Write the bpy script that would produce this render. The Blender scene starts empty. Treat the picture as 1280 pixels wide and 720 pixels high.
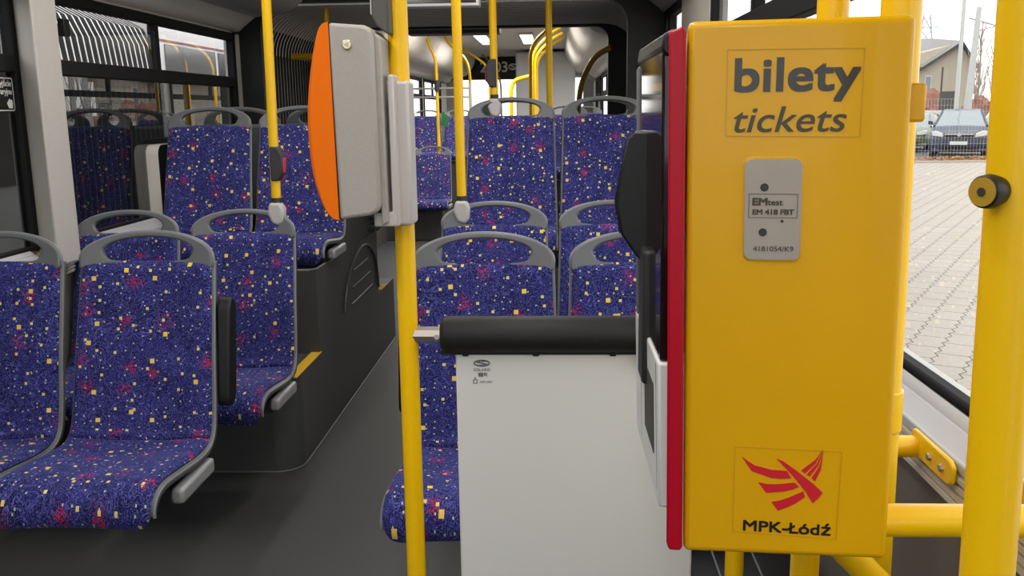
import bpy, math, random
from mathutils import Vector, Matrix

random.seed(7)
SC = bpy.context.scene
COL = SC.collection

# ------------------------------------------------------------------ camera
cam_data = bpy.data.cameras.new('camera')
cam_data.sensor_width = 36.0
cam_data.lens = 36.0 * 1150.0 / 1280.0
cam_data.clip_start = 0.02
cam_data.clip_end = 300
camera = bpy.data.objects.new('camera', cam_data)
COL.objects.link(camera)
_r = Vector((0.99881239, 0.04689983, -0.01319944))
_u = Vector((0.00404494, 0.19015748, 0.98174527))
_f = Vector((-0.04855365, 0.98063272, -0.18974194))
_m = Matrix(((_r.x, _u.x, -_f.x), (_r.y, _u.y, -_f.y), (_r.z, _u.z, -_f.z)))
camera.matrix_world = Matrix.Translation((0, 0, 1.4)) @ _m.to_4x4()
SC.camera = camera

# ------------------------------------------------------------------ world, light, exposure
world = bpy.data.worlds.new('overcast_sky')
SC.world = world
world.use_nodes = True
wn = world.node_tree
bg = wn.nodes['Background']
bg.inputs['Color'].default_value = (1.0, 0.985, 0.97, 1)
bg.inputs['Strength'].default_value = 3.0
SC.view_settings.view_transform = 'Standard'
SC.view_settings.look = 'None'
SC.view_settings.exposure = 0.0
SC.view_settings.gamma = 1.0
SC.view_settings.use_curve_mapping = False
SC.cycles.use_denoising = True
SC.cycles.max_bounces = 10
SC.cycles.transparent_max_bounces = 24
SC.cycles.sample_clamp_indirect = 6.0
FILL_POWER = 11.0  # strength of the added interior fill lamps

# ------------------------------------------------------------------ materials
def new_mat(name):
    m = bpy.data.materials.new(name)
    m.use_nodes = True
    nt = m.node_tree
    p = nt.nodes['Principled BSDF']
    return m, nt, p

def mat(name, col, rough=0.5, metal=0.0, coat=0.0, emit=None, es=0.0, noise=None, bump=None, spec=0.5):
    """plain painted / plastic surface; noise=(scale, amount) mottles it, bump=(scale, strength) grains it"""
    m, nt, p = new_mat(name)
    p.inputs['Base Color'].default_value = (*col, 1)
    p.inputs['Roughness'].default_value = rough
    p.inputs['Metallic'].default_value = metal
    p.inputs['Coat Weight'].default_value = coat
    p.inputs['Coat Roughness'].default_value = 0.06
    p.inputs['Specular IOR Level'].default_value = spec
    if emit:
        p.inputs['Emission Color'].default_value = (*emit, 1)
        p.inputs['Emission Strength'].default_value = es
    if noise or bump:
        tc = nt.nodes.new('ShaderNodeTexCoord')
    if noise:
        n = nt.nodes.new('ShaderNodeTexNoise')
        n.inputs['Scale'].default_value = noise[0]
        n.inputs['Detail'].default_value = 5
        nt.links.new(tc.outputs['Object'], n.inputs['Vector'])
        mx = nt.nodes.new('ShaderNodeMix'); mx.data_type = 'RGBA'
        a = noise[1]
        mx.inputs[6].default_value = (*[c * (1 - a) for c in col], 1)
        mx.inputs[7].default_value = (*[min(1, c * (1 + a)) for c in col], 1)
        nt.links.new(n.outputs['Fac'], mx.inputs[0])
        nt.links.new(mx.outputs[2], p.inputs['Base Color'])
    if bump:
        n2 = nt.nodes.new('ShaderNodeTexNoise')
        n2.inputs['Scale'].default_value = bump[0]
        n2.inputs['Detail'].default_value = 3
        nt.links.new(tc.outputs['Object'], n2.inputs['Vector'])
        b = nt.nodes.new('ShaderNodeBump')
        b.inputs['Strength'].default_value = bump[1]
        b.inputs['Distance'].default_value = 0.002
        nt.links.new(n2.outputs['Fac'], b.inputs['Height'])
        nt.links.new(b.outputs['Normal'], p.inputs['Normal'])
    return m

def glass_mat(name, tint, ior=1.5, boost=1.0):
    m, nt, p = new_mat(name)
    nt.nodes.remove(p)
    out = nt.nodes['Material Output']
    tr = nt.nodes.new('ShaderNodeBsdfTransparent')
    tr.inputs['Color'].default_value = (*tint, 1)
    gl = nt.nodes.new('ShaderNodeBsdfGlossy')
    gl.inputs['Roughness'].default_value = 0.0
    fr = nt.nodes.new('ShaderNodeFresnel')
    fr.inputs['IOR'].default_value = ior
    mu = nt.nodes.new('ShaderNodeMath'); mu.operation = 'MULTIPLY'
    mu.use_clamp = True
    mu.inputs[1].default_value = boost
    nt.links.new(fr.outputs[0], mu.inputs[0])
    mx = nt.nodes.new('ShaderNodeMixShader')
    ge = nt.nodes.new('ShaderNodeNewGeometry')
    inv = nt.nodes.new('ShaderNodeMath'); inv.operation = 'SUBTRACT'; inv.inputs[0].default_value = 1.0
    nt.links.new(ge.outputs['Backfacing'], inv.inputs[1])
    m3 = nt.nodes.new('ShaderNodeMath'); m3.operation = 'MULTIPLY'
    nt.links.new(mu.outputs[0], m3.inputs[0]); nt.links.new(inv.outputs[0], m3.inputs[1])
    nt.links.new(m3.outputs[0], mx.inputs[0])          # only the outer face of each pane reflects
    nt.links.new(tr.outputs[0], mx.inputs[1])
    nt.links.new(gl.outputs[0], mx.inputs[2])
    nt.links.new(mx.outputs[0], out.inputs['Surface'])
    return m

def fabric_mat():
    m, nt, p = new_mat('seat_fabric')
    L = nt.links.new
    N = nt.nodes.new
    def math_(op, a=None, b=None):
        n = N('ShaderNodeMath'); n.operation = op
        for i, v in enumerate((a, b)):
            if v is None: continue
            if hasattr(v, 'links'): L(v, n.inputs[i])
            else: n.inputs[i].default_value = v
        return n.outputs[0]
    def mix(f, a, b):
        n = N('ShaderNodeMix'); n.data_type = 'RGBA'
        if hasattr(f, 'links'): L(f, n.inputs[0])
        else: n.inputs[0].default_value = f
        for i, v in ((6, a), (7, b)):
            if hasattr(v, 'links'): L(v, n.inputs[i])
            else: n.inputs[i].default_value = (*v, 1)
        return n.outputs[2]
    uv = N('ShaderNodeUVMap')
    oi = N('ShaderNodeObjectInfo')
    comb = N('ShaderNodeCombineXYZ')
    L(math_('MULTIPLY', oi.outputs['Random'], 37.0), comb.inputs[0])
    L(math_('MULTIPLY', oi.outputs['Random'], 91.0), comb.inputs[1])
    add = N('ShaderNodeVectorMath'); add.operation = 'ADD'
    L(uv.outputs[0], add.inputs[0]); L(comb.outputs[0], add.inputs[1])
    V = add.outputs[0]
    # weave of pale blue threads on navy
    n1 = N('ShaderNodeTexNoise'); n1.noise_dimensions = '2D'
    n1.inputs['Scale'].default_value = 38; n1.inputs['Detail'].default_value = 4; n1.inputs['Distortion'].default_value = 3.0
    L(V, n1.inputs['Vector'])
    line = math_('LESS_THAN', math_('ABSOLUTE', math_('SUBTRACT', n1.outputs['Fac'], 0.5)), 0.018)
    n2 = N('ShaderNodeTexNoise'); n2.noise_dimensions = '2D'
    n2.inputs['Scale'].default_value = 330; n2.inputs['Detail'].default_value = 2
    L(V, n2.inputs['Vector'])
    spk = math_('GREATER_THAN', n2.outputs['Fac'], 0.555)
    n3 = N('ShaderNodeTexNoise'); n3.noise_dimensions = '2D'
    n3.inputs['Scale'].default_value = 9; n3.inputs['Detail'].default_value = 2; n3.inputs['Distortion'].default_value = 1.5
    L(V, n3.inputs['Vector'])
    cloud = N('ShaderNodeMapRange')
    cloud.inputs[1].default_value = 0.38; cloud.inputs[2].default_value = 0.62
    L(n3.outputs['Fac'], cloud.inputs[0])
    base = mix(cloud.outputs[0], (0.004, 0.003, 0.026), (0.010, 0.009, 0.068))
    base = mix(math_('MULTIPLY', spk, 0.62), base, (0.062, 0.066, 0.36))
    base = mix(math_('MULTIPLY', line, 0.7), base, (0.17, 0.19, 0.60))
    def cells(scale, metric, rnd=0.85):
        v = N('ShaderNodeTexVoronoi'); v.voronoi_dimensions = '2D'
        v.distance = metric
        v.inputs['Scale'].default_value = scale
        v.inputs['Randomness'].default_value = rnd
        L(V, v.inputs['Vector'])
        s = N('ShaderNodeSeparateColor'); L(v.outputs['Color'], s.inputs[0])
        return v.outputs['Distance'], s.outputs
    # red scribbles
    d, c = cells(8.2, 'EUCLIDEAN', 0.75)
    n4 = N('ShaderNodeTexNoise'); n4.noise_dimensions = '2D'
    n4.inputs['Scale'].default_value = 52; n4.inputs['Detail'].default_value = 1; n4.inputs['Distortion'].default_value = 3.5
    L(V, n4.inputs['Vector'])
    inside = math_('LESS_THAN', math_('ADD', d, math_('MULTIPLY', math_('SUBTRACT', n4.outputs['Fac'], 0.5), 0.7)), 0.082)
    n5 = N('ShaderNodeTexNoise'); n5.noise_dimensions = '2D'
    n5.inputs['Scale'].default_value = 75; n5.inputs['Detail'].default_value = 1; n5.inputs['Distortion'].default_value = 1.5
    sc5 = N('ShaderNodeMapping'); sc5.inputs['Scale'].default_value = (0.6, 1.5, 1); sc5.inputs['Rotation'].default_value = (0, 0, 0.5)
    L(V, sc5.inputs['Vector']); L(sc5.outputs[0], n5.inputs['Vector'])
    strands = math_('LESS_THAN', math_('ABSOLUTE', math_('SUBTRACT', n5.outputs['Fac'], 0.5)), 0.075)
    red = math_('MULTIPLY', math_('MULTIPLY', inside, strands), math_('GREATER_THAN', c[0], 0.25))
    base = mix(math_('MULTIPLY', red, 0.95), base, (0.52, 0.012, 0.045))
    # tiny pale dots, small pale squares, big golden squares
    for scale, lim, gate, pa, pb in ((42, 0.085, 0.55, (0.42, 0.47, 0.50), (0.55, 0.50, 0.20)),
                                     (21, 0.085, 0.55, (0.70, 0.63, 0.16), (0.72, 0.55, 0.18)),
                                     (10.5, 0.068, 0.52, (0.82, 0.60, 0.08), (0.78, 0.50, 0.10))):
        d, c = cells(scale, 'CHEBYCHEV', 0.9)
        hit = math_('MULTIPLY', math_('LESS_THAN', d, lim), math_('GREATER_THAN', c[0], gate))
        base = mix(hit, base, mix(c[1], pa, pb))
    L(base, p.inputs['Base Color'])
    p.inputs['Roughness'].default_value = 0.9
    p.inputs['Sheen Weight'].default_value = 0.16
    p.inputs['Sheen Roughness'].default_value = 0.45
    p.inputs['Sheen Tint'].default_value = (0.35, 0.4, 1.0, 1)
    p.inputs['Specular IOR Level'].default_value = 0.2
    bmp = N('ShaderNodeBump'); bmp.inputs['Strength'].default_value = 0.25; bmp.inputs['Distance'].default_value = 0.001
    L(n2.outputs['Fac'], bmp.inputs['Height']); L(bmp.outputs[0], p.inputs['Normal'])
    return m

def paving_mat():
    m, nt, p = new_mat('zigzag_concrete_paving')
    L = nt.links.new; N = nt.nodes.new
    def math_(op, a=None, b=None):
        n = N('ShaderNodeMath'); n.operation = op
        for i, v in enumerate((a, b)):
            if v is None: continue
            if hasattr(v, 'links'): L(v, n.inputs[i])
            else: n.inputs[i].default_value = v
        return n.outputs[0]
    tc = N('ShaderNodeTexCoord')
    mp = N('ShaderNodeMapping'); mp.inputs['Rotation'].default_value = (0, 0, math.radians(30))
    L(tc.outputs['Object'], mp.inputs['Vector'])
    s = N('ShaderNodeSeparateXYZ'); L(mp.outputs[0], s.inputs[0])
    x, y = s.outputs[0], s.outputs[1]
    tri = math_('ABSOLUTE', math_('SUBTRACT', math_('FRACT', math_('DIVIDE', y, 0.165)), 0.5))
    u = math_('DIVIDE', math_('ADD', x, math_('MULTIPLY', tri, 0.07)), 0.22)
    l1 = math_('LESS_THAN', math_('FRACT', u), 0.045)
    half = math_('MULTIPLY', math_('FLOOR', u), 0.5)
    l2 = math_('LESS_THAN', math_('FRACT', math_('ADD', math_('DIVIDE', y, 0.33), half)), 0.03)
    joint = math_('MAXIMUM', l1, l2)
    n = N('ShaderNodeTexNoise'); n.inputs['Scale'].default_value = 1.2; n.inputs['Detail'].default_value = 6
    L(tc.outputs['Object'], n.inputs['Vector'])
    mx = N('ShaderNodeMix'); mx.data_type = 'RGBA'
    mx.inputs[6].default_value = (0.36, 0.31, 0.265, 1); mx.inputs[7].default_value = (0.46, 0.405, 0.355, 1)
    L(n.outputs['Fac'], mx.inputs[0])
    m2 = N('ShaderNodeMix'); m2.data_type = 'RGBA'
    L(joint, m2.inputs[0]); L(mx.outputs[2], m2.inputs[6]); m2.inputs[7].default_value = (0.09, 0.07, 0.055, 1)
    L(m2.outputs[2], p.inputs['Base Color'])
    p.inputs['Roughness'].default_value = 0.85
    return m

def leaves_mat():
    m, nt, p = new_mat('fallen_leaves')
    tc = nt.nodes.new('ShaderNodeTexCoord')
    v = nt.nodes.new('ShaderNodeTexVoronoi'); v.inputs['Scale'].default_value = 6
    r = nt.nodes.new('ShaderNodeValToRGB')
    nt.links.new(tc.outputs['Object'], v.inputs['Vector'])
    nt.links.new(v.outputs['Color'], r.inputs[0])
    e = r.color_ramp.elements
    e[0].color = (0.10, 0.12, 0.03, 1); e[1].color = (0.55, 0.30, 0.05, 1)
    k = e.new(0.5); k.color = (0.40, 0.13, 0.03, 1)
    nt.links.new(r.outputs[0], p.inputs['Base Color'])
    return m

M = {}
M['fabric'] = fabric_mat()
M['frame'] = mat('grey_seat_plastic', (0.115, 0.12, 0.127), 0.42, bump=(900, 0.15))
M['edge'] = mat('mid_grey_edge_plastic', (0.19, 0.195, 0.21), 0.4)
M['frame_dark'] = mat('dark_seat_plastic', (0.030, 0.031, 0.033), 0.5)
M['frame_light'] = mat('light_grey_metal', (0.34, 0.34, 0.35), 0.4, 0.2)
M['yellow'] = mat('yellow_pole_enamel', (0.86, 0.51, 0.0005), 0.3, spec=0.4, coat=0.08, noise=(6, 0.03))
M['yellow_box'] = mat('yellow_box_enamel', (0.67, 0.355, 0.001), 0.30, spec=0.3, coat=0.12, noise=(9, 0.05), bump=(14, 0.10))
M['yellow_strip'] = mat('yellow_step_strip', (0.80, 0.47, 0.02), 0.6)
M['red'] = mat('red_enamel', (0.40, 0.002, 0.016), 0.35, spec=0.25)
M['logo_red'] = mat('red_sticker_print', (0.55, 0.008, 0.022), 0.4)
M['black'] = mat('black_plastic', (0.006, 0.006, 0.0065), 0.42, spec=0.35)
M['black_matte'] = mat('black_rubber', (0.012, 0.012, 0.013), 0.6)
M['ink'] = mat('black_sticker_print', (0.012, 0.011, 0.010), 0.3, coat=0.15)
M['ink_grey'] = mat('grey_sticker_print', (0.045, 0.036, 0.018), 0.35)
M['pad'] = mat('black_vinyl_padding', (0.009, 0.009, 0.0095), 0.55, spec=0.35, bump=(700, 0.2))
M['gloss_black'] = mat('black_glossy_glass', (0.012, 0.004, 0.005), 0.06, spec=0.35)
M['white_panel'] = mat('white_laminate', (0.66, 0.665, 0.65), 0.35, coat=0.1)
M['white_plastic'] = mat('white_plastic', (0.56, 0.57, 0.57), 0.4)
M['grey_text'] = mat('grey_print', (0.13, 0.13, 0.13), 0.5)
M['orange'] = mat('orange_plastic', (0.80, 0.155, 0.0005), 0.55, spec=0.15, bump=(800, 0.15))
M['valid_grey'] = mat('grey_textured_plastic', (0.37, 0.345, 0.32), 0.55, noise=(500, 0.10), bump=(600, 0.5))
M['light_plastic'] = mat('pale_grey_plastic', (0.50, 0.47, 0.46), 0.45)
M['steel'] = mat('brushed_steel', (0.42, 0.38, 0.35), 0.35, 0.9)
M['plate_steel'] = mat('dull_aluminium_plate', (0.36, 0.32, 0.29), 0.45, 0.35, noise=(30, 0.06))
M['brass'] = mat('brass_lock', (0.62, 0.55, 0.33), 0.3, 0.8)
M['hole'] = mat('dark_hole', (0.03, 0.028, 0.025), 0.6)
M['floor'] = mat('charcoal_vinyl_floor', (0.062, 0.062, 0.063), 0.5, noise=(420, 0.28), bump=(500, 0.3))
M['podium'] = mat('charcoal_moulded_podium', (0.074, 0.074, 0.075), 0.42, bump=(300, 0.1))
M['weld'] = mat('grey_floor_weld', (0.15, 0.15, 0.15), 0.5)
M['wall_dark'] = mat('dark_grey_wall_lining', (0.075, 0.070, 0.066), 0.6, noise=(300, 0.1))
M['wall_taupe'] = mat('taupe_wall_lining', (0.125, 0.11, 0.095), 0.65, noise=(200, 0.08))
M['beige'] = mat('beige_wall_plastic', (0.55, 0.52, 0.47), 0.5, bump=(260, 0.12))
M['beige_tex'] = mat('textured_beige_lining', (0.50, 0.47, 0.44), 0.6, noise=(160, 0.12), bump=(160, 0.6))
M['sill'] = mat('grey_window_sill', (0.46, 0.46, 0.48), 0.45)
M['alu'] = mat('ribbed_aluminium_rail', (0.58, 0.53, 0.46), 0.4, 0.1)
M['cove'] = mat('pale_grey_ceiling_cove', (0.78, 0.75, 0.71), 0.5)
M['cove_dark'] = mat('grey_ceiling_duct', (0.42, 0.415, 0.42), 0.45)
M['ceiling'] = mat('off_white_ceiling', (0.62, 0.59, 0.55), 0.55)
M['ceiling_pale'] = mat('brightened_cream_ceiling', (0.80, 0.76, 0.70), 0.9, spec=0.1)  # rear ceiling and coves, lightened to stand in for missing bounce light
M['gasket'] = mat('black_window_gasket', (0.010, 0.010, 0.011), 0.75, spec=0.25)
M['ring'] = mat('black_joint_frame', (0.009, 0.009, 0.010), 0.6)
M['bellows'] = mat('grey_bellows_fabric', (0.085, 0.087, 0.09), 0.6)
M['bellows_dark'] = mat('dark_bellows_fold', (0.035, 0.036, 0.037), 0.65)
M['bellows_top'] = mat('brightened_bellows_roof', (0.80, 0.79, 0.77), 0.7)  # roof colour lightened to replace light that barely reaches it
M['bellows_mid'] = mat('brightened_bellows_roof_fold', (0.48, 0.47, 0.46), 0.7)  # roof folds lightened too, in place of the missing light
M['bellows_light'] = mat('pale_bellows_fabric', (0.80, 0.79, 0.77), 0.6)
M['glass'] = glass_mat('window_glass', (0.86, 0.88, 0.88), 1.5, 1.0)
M['glass_tint'] = glass_mat('tinted_window_glass', (0.34, 0.35, 0.36), 1.5, 1.9)
M['glass_top'] = glass_mat('clear_sliding_glass', (0.78, 0.79, 0.80), 1.5, 0.9)
M['fill_glow'] = mat('fill_lamp_diffuser', (0.9, 0.9, 0.88), 0.4, emit=(1.0, 0.96, 0.9), es=2.0)  # glowing face of the added fill lamps
M['screen'] = mat('dark_screen', (0.02, 0.02, 0.022), 0.15, coat=0.4)
M['silver'] = mat('silver_frame', (0.55, 0.55, 0.56), 0.35, 0.5)
M['sign_white'] = mat('pale_sign_print', (0.92, 0.92, 0.90), 0.5)
M['engine_grey'] = mat('pale_grey_engine_casing', (0.55, 0.55, 0.56), 0.5)
M['green'] = mat('green_sign', (0.02, 0.13, 0.05), 0.5)
M['pole_dark'] = mat('dark_ochre_enamel', (0.42, 0.25, 0.02), 0.35)  # darker ochre for two rear rails and the knob face
M['red_button'] = mat('red_button', (0.60, 0.03, 0.06), 0.4)
M['paving'] = paving_mat()
M['leaves'] = leaves_mat()
M['asphalt'] = mat('wet_asphalt', (0.09, 0.09, 0.09), 0.7, noise=(3, 0.2))
M['kerb'] = mat('concrete_kerb', (0.42, 0.37, 0.32), 0.8)
M['bus_white'] = mat('white_coach_paint', (0.60, 0.58, 0.57), 0.35, coat=0.3)
M['bus_dark'] = mat('dark_coach_glass', (0.012, 0.013, 0.015), 0.12, coat=0.5)
M['bus_red'] = mat('dark_red_coach_stripe', (0.28, 0.02, 0.03), 0.4)
M['car_navy'] = mat('navy_car_paint', (0.018, 0.024, 0.055), 0.3, coat=0.15)
M['car_green'] = mat('olive_green_car_paint', (0.12, 0.14, 0.06), 0.3, coat=0.6)
M['car_red'] = mat('dark_red_car_paint', (0.28, 0.03, 0.05), 0.3, coat=0.6)
M['car_silver'] = mat('silver_car_paint', (0.5, 0.52, 0.52), 0.3, 0.3, coat=0.5)
M['car_glass'] = mat('car_window_glass', (0.22, 0.26, 0.28), 0.08, coat=0.8)
M['tyre'] = mat('black_tyre', (0.015, 0.015, 0.015), 0.8)
M['headlamp'] = mat('clear_headlamp', (0.75, 0.76, 0.74), 0.12, coat=0.8)
M['plate'] = mat('white_number_plate', (0.75, 0.75, 0.73), 0.5)
M['house'] = mat('cream_render', (0.50, 0.44, 0.35), 0.8, noise=(2, 0.08))
M['roof'] = mat('grey_roof_sheet', (0.26, 0.245, 0.24), 0.6)
M['roof_edge'] = mat('dark_roof_edge', (0.08, 0.07, 0.065), 0.6)
M['concrete'] = mat('pale_concrete', (0.55, 0.54, 0.52), 0.7)
M['galv'] = mat('galvanised_steel', (0.50, 0.51, 0.52), 0.5, 0.3)
M['hedge'] = mat('russet_hedge_leaves', (0.30, 0.13, 0.09), 0.8, noise=(12, 0.4))
M['hedge_green'] = mat('olive_hedge_leaves', (0.14, 0.15, 0.06), 0.8, noise=(12, 0.4))
M['bark'] = mat('bare_bark', (0.42, 0.34, 0.27), 0.9)

# ------------------------------------------------------------------ mesh helper
class MB:
    def __init__(s):
        s.v = []; s.f = []; s.mi = []; s.uv = None; s.cur = 0
    def add(s, verts, faces):
        o = len(s.v)
        s.v += [tuple(p) for p in verts]
        s.f += [tuple(i + o for i in q) for q in faces]
        s.mi += [s.cur] * len(faces)
        return s
    def box(s, x0, x1, y0, y1, z0, z1):
        v = [(x0, y0, z0), (x1, y0, z0), (x1, y1, z0), (x0, y1, z0), (x0, y0, z1), (x1, y0, z1), (x1, y1, z1), (x0, y1, z1)]
        return s.add(v, [(0, 3, 2, 1), (4, 5, 6, 7), (0, 1, 5, 4), (1, 2, 6, 5), (2, 3, 7, 6), (3, 0, 4, 7)])
    def prism(s, poly, axis, a, b):
        """poly in the two other axes (x,z) for 'y', (y,z) for 'x', (x,y) for 'z'"""
        def p3(q, t):
            return {'y': (q[0], t, q[1]), 'x': (t, q[0], q[1]), 'z': (q[0], q[1], t)}[axis]
        n = len(poly)
        v = [p3(q, a) for q in poly] + [p3(q, b) for q in poly]
        f = [tuple(range(n))[::-1], tuple(range(n, 2 * n))]
        f += [(i, (i + 1) % n, n + (i + 1) % n, n + i) for i in range(n)]
        return s.add(v, f)
    def tube(s, pts, r, n=18, cap=True):
        pts = [Vector(p) for p in pts]
        up = None; rings = []
        for i, p in enumerate(pts):
            d = (pts[min(i + 1, len(pts) - 1)] - pts[max(i - 1, 0)]).normalized()
            if up is None:
                up = Vector((0, 0, 1)) if abs(d.z) < 0.9 else Vector((0, 1, 0))
            a = d.cross(up).normalized(); up = a.cross(d).normalized()
            rr = r[i] if isinstance(r, (list, tuple)) else r
            rings.append([p + a * rr * math.cos(t) + up * rr * math.sin(t) for t in [2 * math.pi * k / n for k in range(n)]])
        v = [q for R in rings for q in R]; f = []
        for i in range(len(rings) - 1):
            for k in range(n):
                f.append((i * n + k, i * n + (k + 1) % n, (i + 1) * n + (k + 1) % n, (i + 1) * n + k))
        if cap:
            f.append(tuple(range(n))[::-1]); f.append(tuple((len(rings) - 1) * n + k for k in range(n)))
        return s.add(v, f)
    def grid(s, rows):
        n = len(rows[0]); v = [p for R in rows for p in R]; f = []
        for i in range(len(rows) - 1):
            for k in range(n - 1):
                f.append((i * n + k, i * n + k + 1, (i + 1) * n + k + 1, (i + 1) * n + k))
        return s.add(v, f)
    def ball(s, c, rx, ry, rz, n=14, m=9, j=0.0, rnd=None):
        rows = []
        for i in range(m + 1):
            t = math.pi * i / m
            rows.append([])
            for k in range(n + 1):
                q = 2 * math.pi * (k % n) / n
                e = 1 + (rnd.uniform(-j, j) if rnd and 0 < i < m and k < n else 0)
                if k == n: rows[-1].append(rows[-1][0]); continue
                rows[-1].append((c[0] + e * rx * math.sin(t) * math.cos(q), c[1] + e * ry * math.sin(t) * math.sin(q), c[2] + e * rz * math.cos(t)))
        return s.grid(rows)
    def build(s, name, mats, parent=None, bevel=0.0, seg=2, angle=35, solid=0.0, sub=0):
        me = bpy.data.meshes.new(name)
        me.from_pydata(s.v, [], s.f)
        if not isinstance(mats, (list, tuple)): mats = [mats]
        for m in mats: me.materials.append(m)
        if len(mats) > 1: me.polygons.foreach_set('material_index', s.mi)
        if s.uv:
            ul = me.uv_layers.new(name='UVMap')
            for lp in me.loops: ul.data[lp.index].uv = s.uv[lp.vertex_index]
        me.polygons.foreach_set('use_smooth', [True] * len(me.polygons))
        me.update()
        import bmesh
        bm = bmesh.new(); bm.from_mesh(me)
        if not s.uv: bmesh.ops.remove_doubles(bm, verts=bm.verts, dist=1e-5)
        if solid == 0: bmesh.ops.recalc_face_normals(bm, faces=bm.faces)
        bm.to_mesh(me); bm.free()
        me.set_sharp_from_angle(angle=math.radians(angle))
        o = bpy.data.objects.new(name, me)
        COL.objects.link(o)
        if parent: o.parent = parent
        if solid:
            md = o.modifiers.new('solid', 'SOLIDIFY'); md.thickness = solid; md.offset = -1
        if bevel:
            md = o.modifiers.new('bevel', 'BEVEL'); md.width = bevel; md.segments = seg
            md.limit_method = 'ANGLE'; md.angle_limit = math.radians(40)
            md.harden_normals = False
        if sub:
            md = o.modifiers.new('sub', 'SUBSURF'); md.levels = md.render_levels = sub
        return o

def fillet(pts, r, n=6):
    pts = [Vector(p) for p in pts]; out = [pts[0]]
    for i in range(1, len(pts) - 1):
        a, b, c = pts[i - 1], pts[i], pts[i + 1]
        d1 = (a - b); d2 = (c - b)
        rr = min(r, d1.length * 0.49, d2.length * 0.49)
        p1 = b + d1.normalized() * rr; p2 = b + d2.normalized() * rr
        for k in range(n + 1):
            t = k / n
            out.append(p1 * (1 - t) ** 2 + b * 2 * t * (1 - t) + p2 * t * t)
    out.append(pts[-1]); return out

def tag(o, label=None, cat=None, group=None, kind=None):
    if label: o['label'] = label
    if cat: o['category'] = cat
    if group: o['group'] = group
    if kind: o['kind'] = kind
    return o

def empty(name, loc, rz=0.0, label=None, cat=None, group=None, kind=None):
    o = bpy.data.objects.new(name, None); COL.objects.link(o)
    o.location = loc; o.rotation_euler = (0, 0, rz); o.empty_display_size = 0.05
    return tag(o, label, cat, group, kind)

def copy_tree(o, parent=None):
    c = o.copy(); COL.objects.link(c)
    if parent: c.parent = parent
    for ch in o.children: copy_tree(ch, c)
    return c

def oval(a, r, t0, t1, n=20): return [(a[0] + r[0] * math.cos(t0 + (t1 - t0) * i / n), a[1] + r[1] * math.sin(t0 + (t1 - t0) * i / n)) for i in range(n + 1)]
def arc_band(c, ro, ri, t0, t1):
    o_ = oval(c, ro, t0, t1); i_ = oval(c, ri, t0, t1)[::-1]
    return o_ + i_
def add_strip_poly(mb, o_, i_, y0, y1):
    for k in range(len(o_) - 1):
        mb.prism([o_[k], o_[k + 1], i_[k + 1], i_[k]], 'y', y0, y1)
def s_logo(mb, c, w, h, y0, y1):
    """an oval whose two halves wind into an S"""
    for sg in (1, -1):
        N_ = 22; o_ = []; i_ = []
        for k in range(N_ + 1):
            t_ = math.pi * (0.02 + 0.98 * k / N_)
            th = 0.30 + 0.25 * math.sin(t_)
            o_.append((c[0] + sg * w * math.cos(t_), c[1] + sg * h * math.sin(t_)))
            i_.append((c[0] + sg * w * 0.82 * math.cos(t_), c[1] + sg * h * (1 - th) * math.sin(t_)))
        add_strip_poly(mb, o_, i_, y0, y1)
    mb.prism([(c[0] - 0.80 * w, c[1] + h * 0.30), (c[0] - 0.35 * w, c[1] + h * 0.42), (c[0] + 0.80 * w, c[1] - h * 0.30), (c[0] + 0.35 * w, c[1] - h * 0.42)], 'y', y0, y1)

def struct(o): return tag(o, kind='structure')

def text_mesh(name, body, size, material, parent, loc, rot, depth=0.0006, bold=0.0, shear=0.0, width=None, align='LEFT', spacing=1.0):
    """lettering as a mesh part; width squeezes the line to a given length"""
    cu = bpy.data.curves.new(name, 'FONT')
    cu.body = body; cu.size = size; cu.extrude = depth; cu.shear = shear
    cu.align_x = align; cu.space_character = spacing
    tmp = bpy.data.objects.new(name, cu); COL.objects.link(tmp)
    bpy.context.view_layer.update()
    dg = bpy.context.evaluated_depsgraph_get()
    me = bpy.data.meshes.new_from_object(tmp.evaluated_get(dg))
    bpy.data.objects.remove(tmp)
    me.name = name
    xs = [v.co.x for v in me.vertices]
    if width and xs:
        k = width / (max(xs) - min(xs)); x0 = min(xs)
        for v in me.vertices: v.co.x = (v.co.x - (x0 if align == 'LEFT' else 0)) * k
    if bold:                                # thicken the strokes: the same letters overlaid a hair apart
        vs = [tuple(v.co) for v in me.vertices]; fs = [tuple(p.vertices) for p in me.polygons]; V = []; F = []
        for q, (dx, dy) in enumerate(((-1, -1), (1, -1), (-1, 1), (1, 1), (0, 0))):
            F += [tuple(i + len(V) for i in f) for f in fs]
            V += [(a + dx * bold, b_ + dy * bold, c + q * 2e-6) for a, b_, c in vs]
        me = bpy.data.meshes.new(name); me.from_pydata(V, [], F)
    me.materials.clear(); me.materials.append(material)
    o = bpy.data.objects.new(name, me); COL.objects.link(o)
    if parent: o.parent = parent
    o.location = loc; o.rotation_euler = rot
    return o

FACE_FRONT = (math.pi / 2, 0, 0)       # text on a surface that faces -Y

# =================================================================== SETTING
XL, XR = -1.93, 0.66        # glass planes
YF, YE = -2.4, 5.70         # front of bus, end of the front section
YB, YR = 7.45, 16.6         # rear section
ZC = 2.32

# --- floor
b = MB(); b.box(-2.0, 0.72, YF, YR + 0.1, -0.06, 0.0)
struct(b.build('floor', M['floor']))

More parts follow.
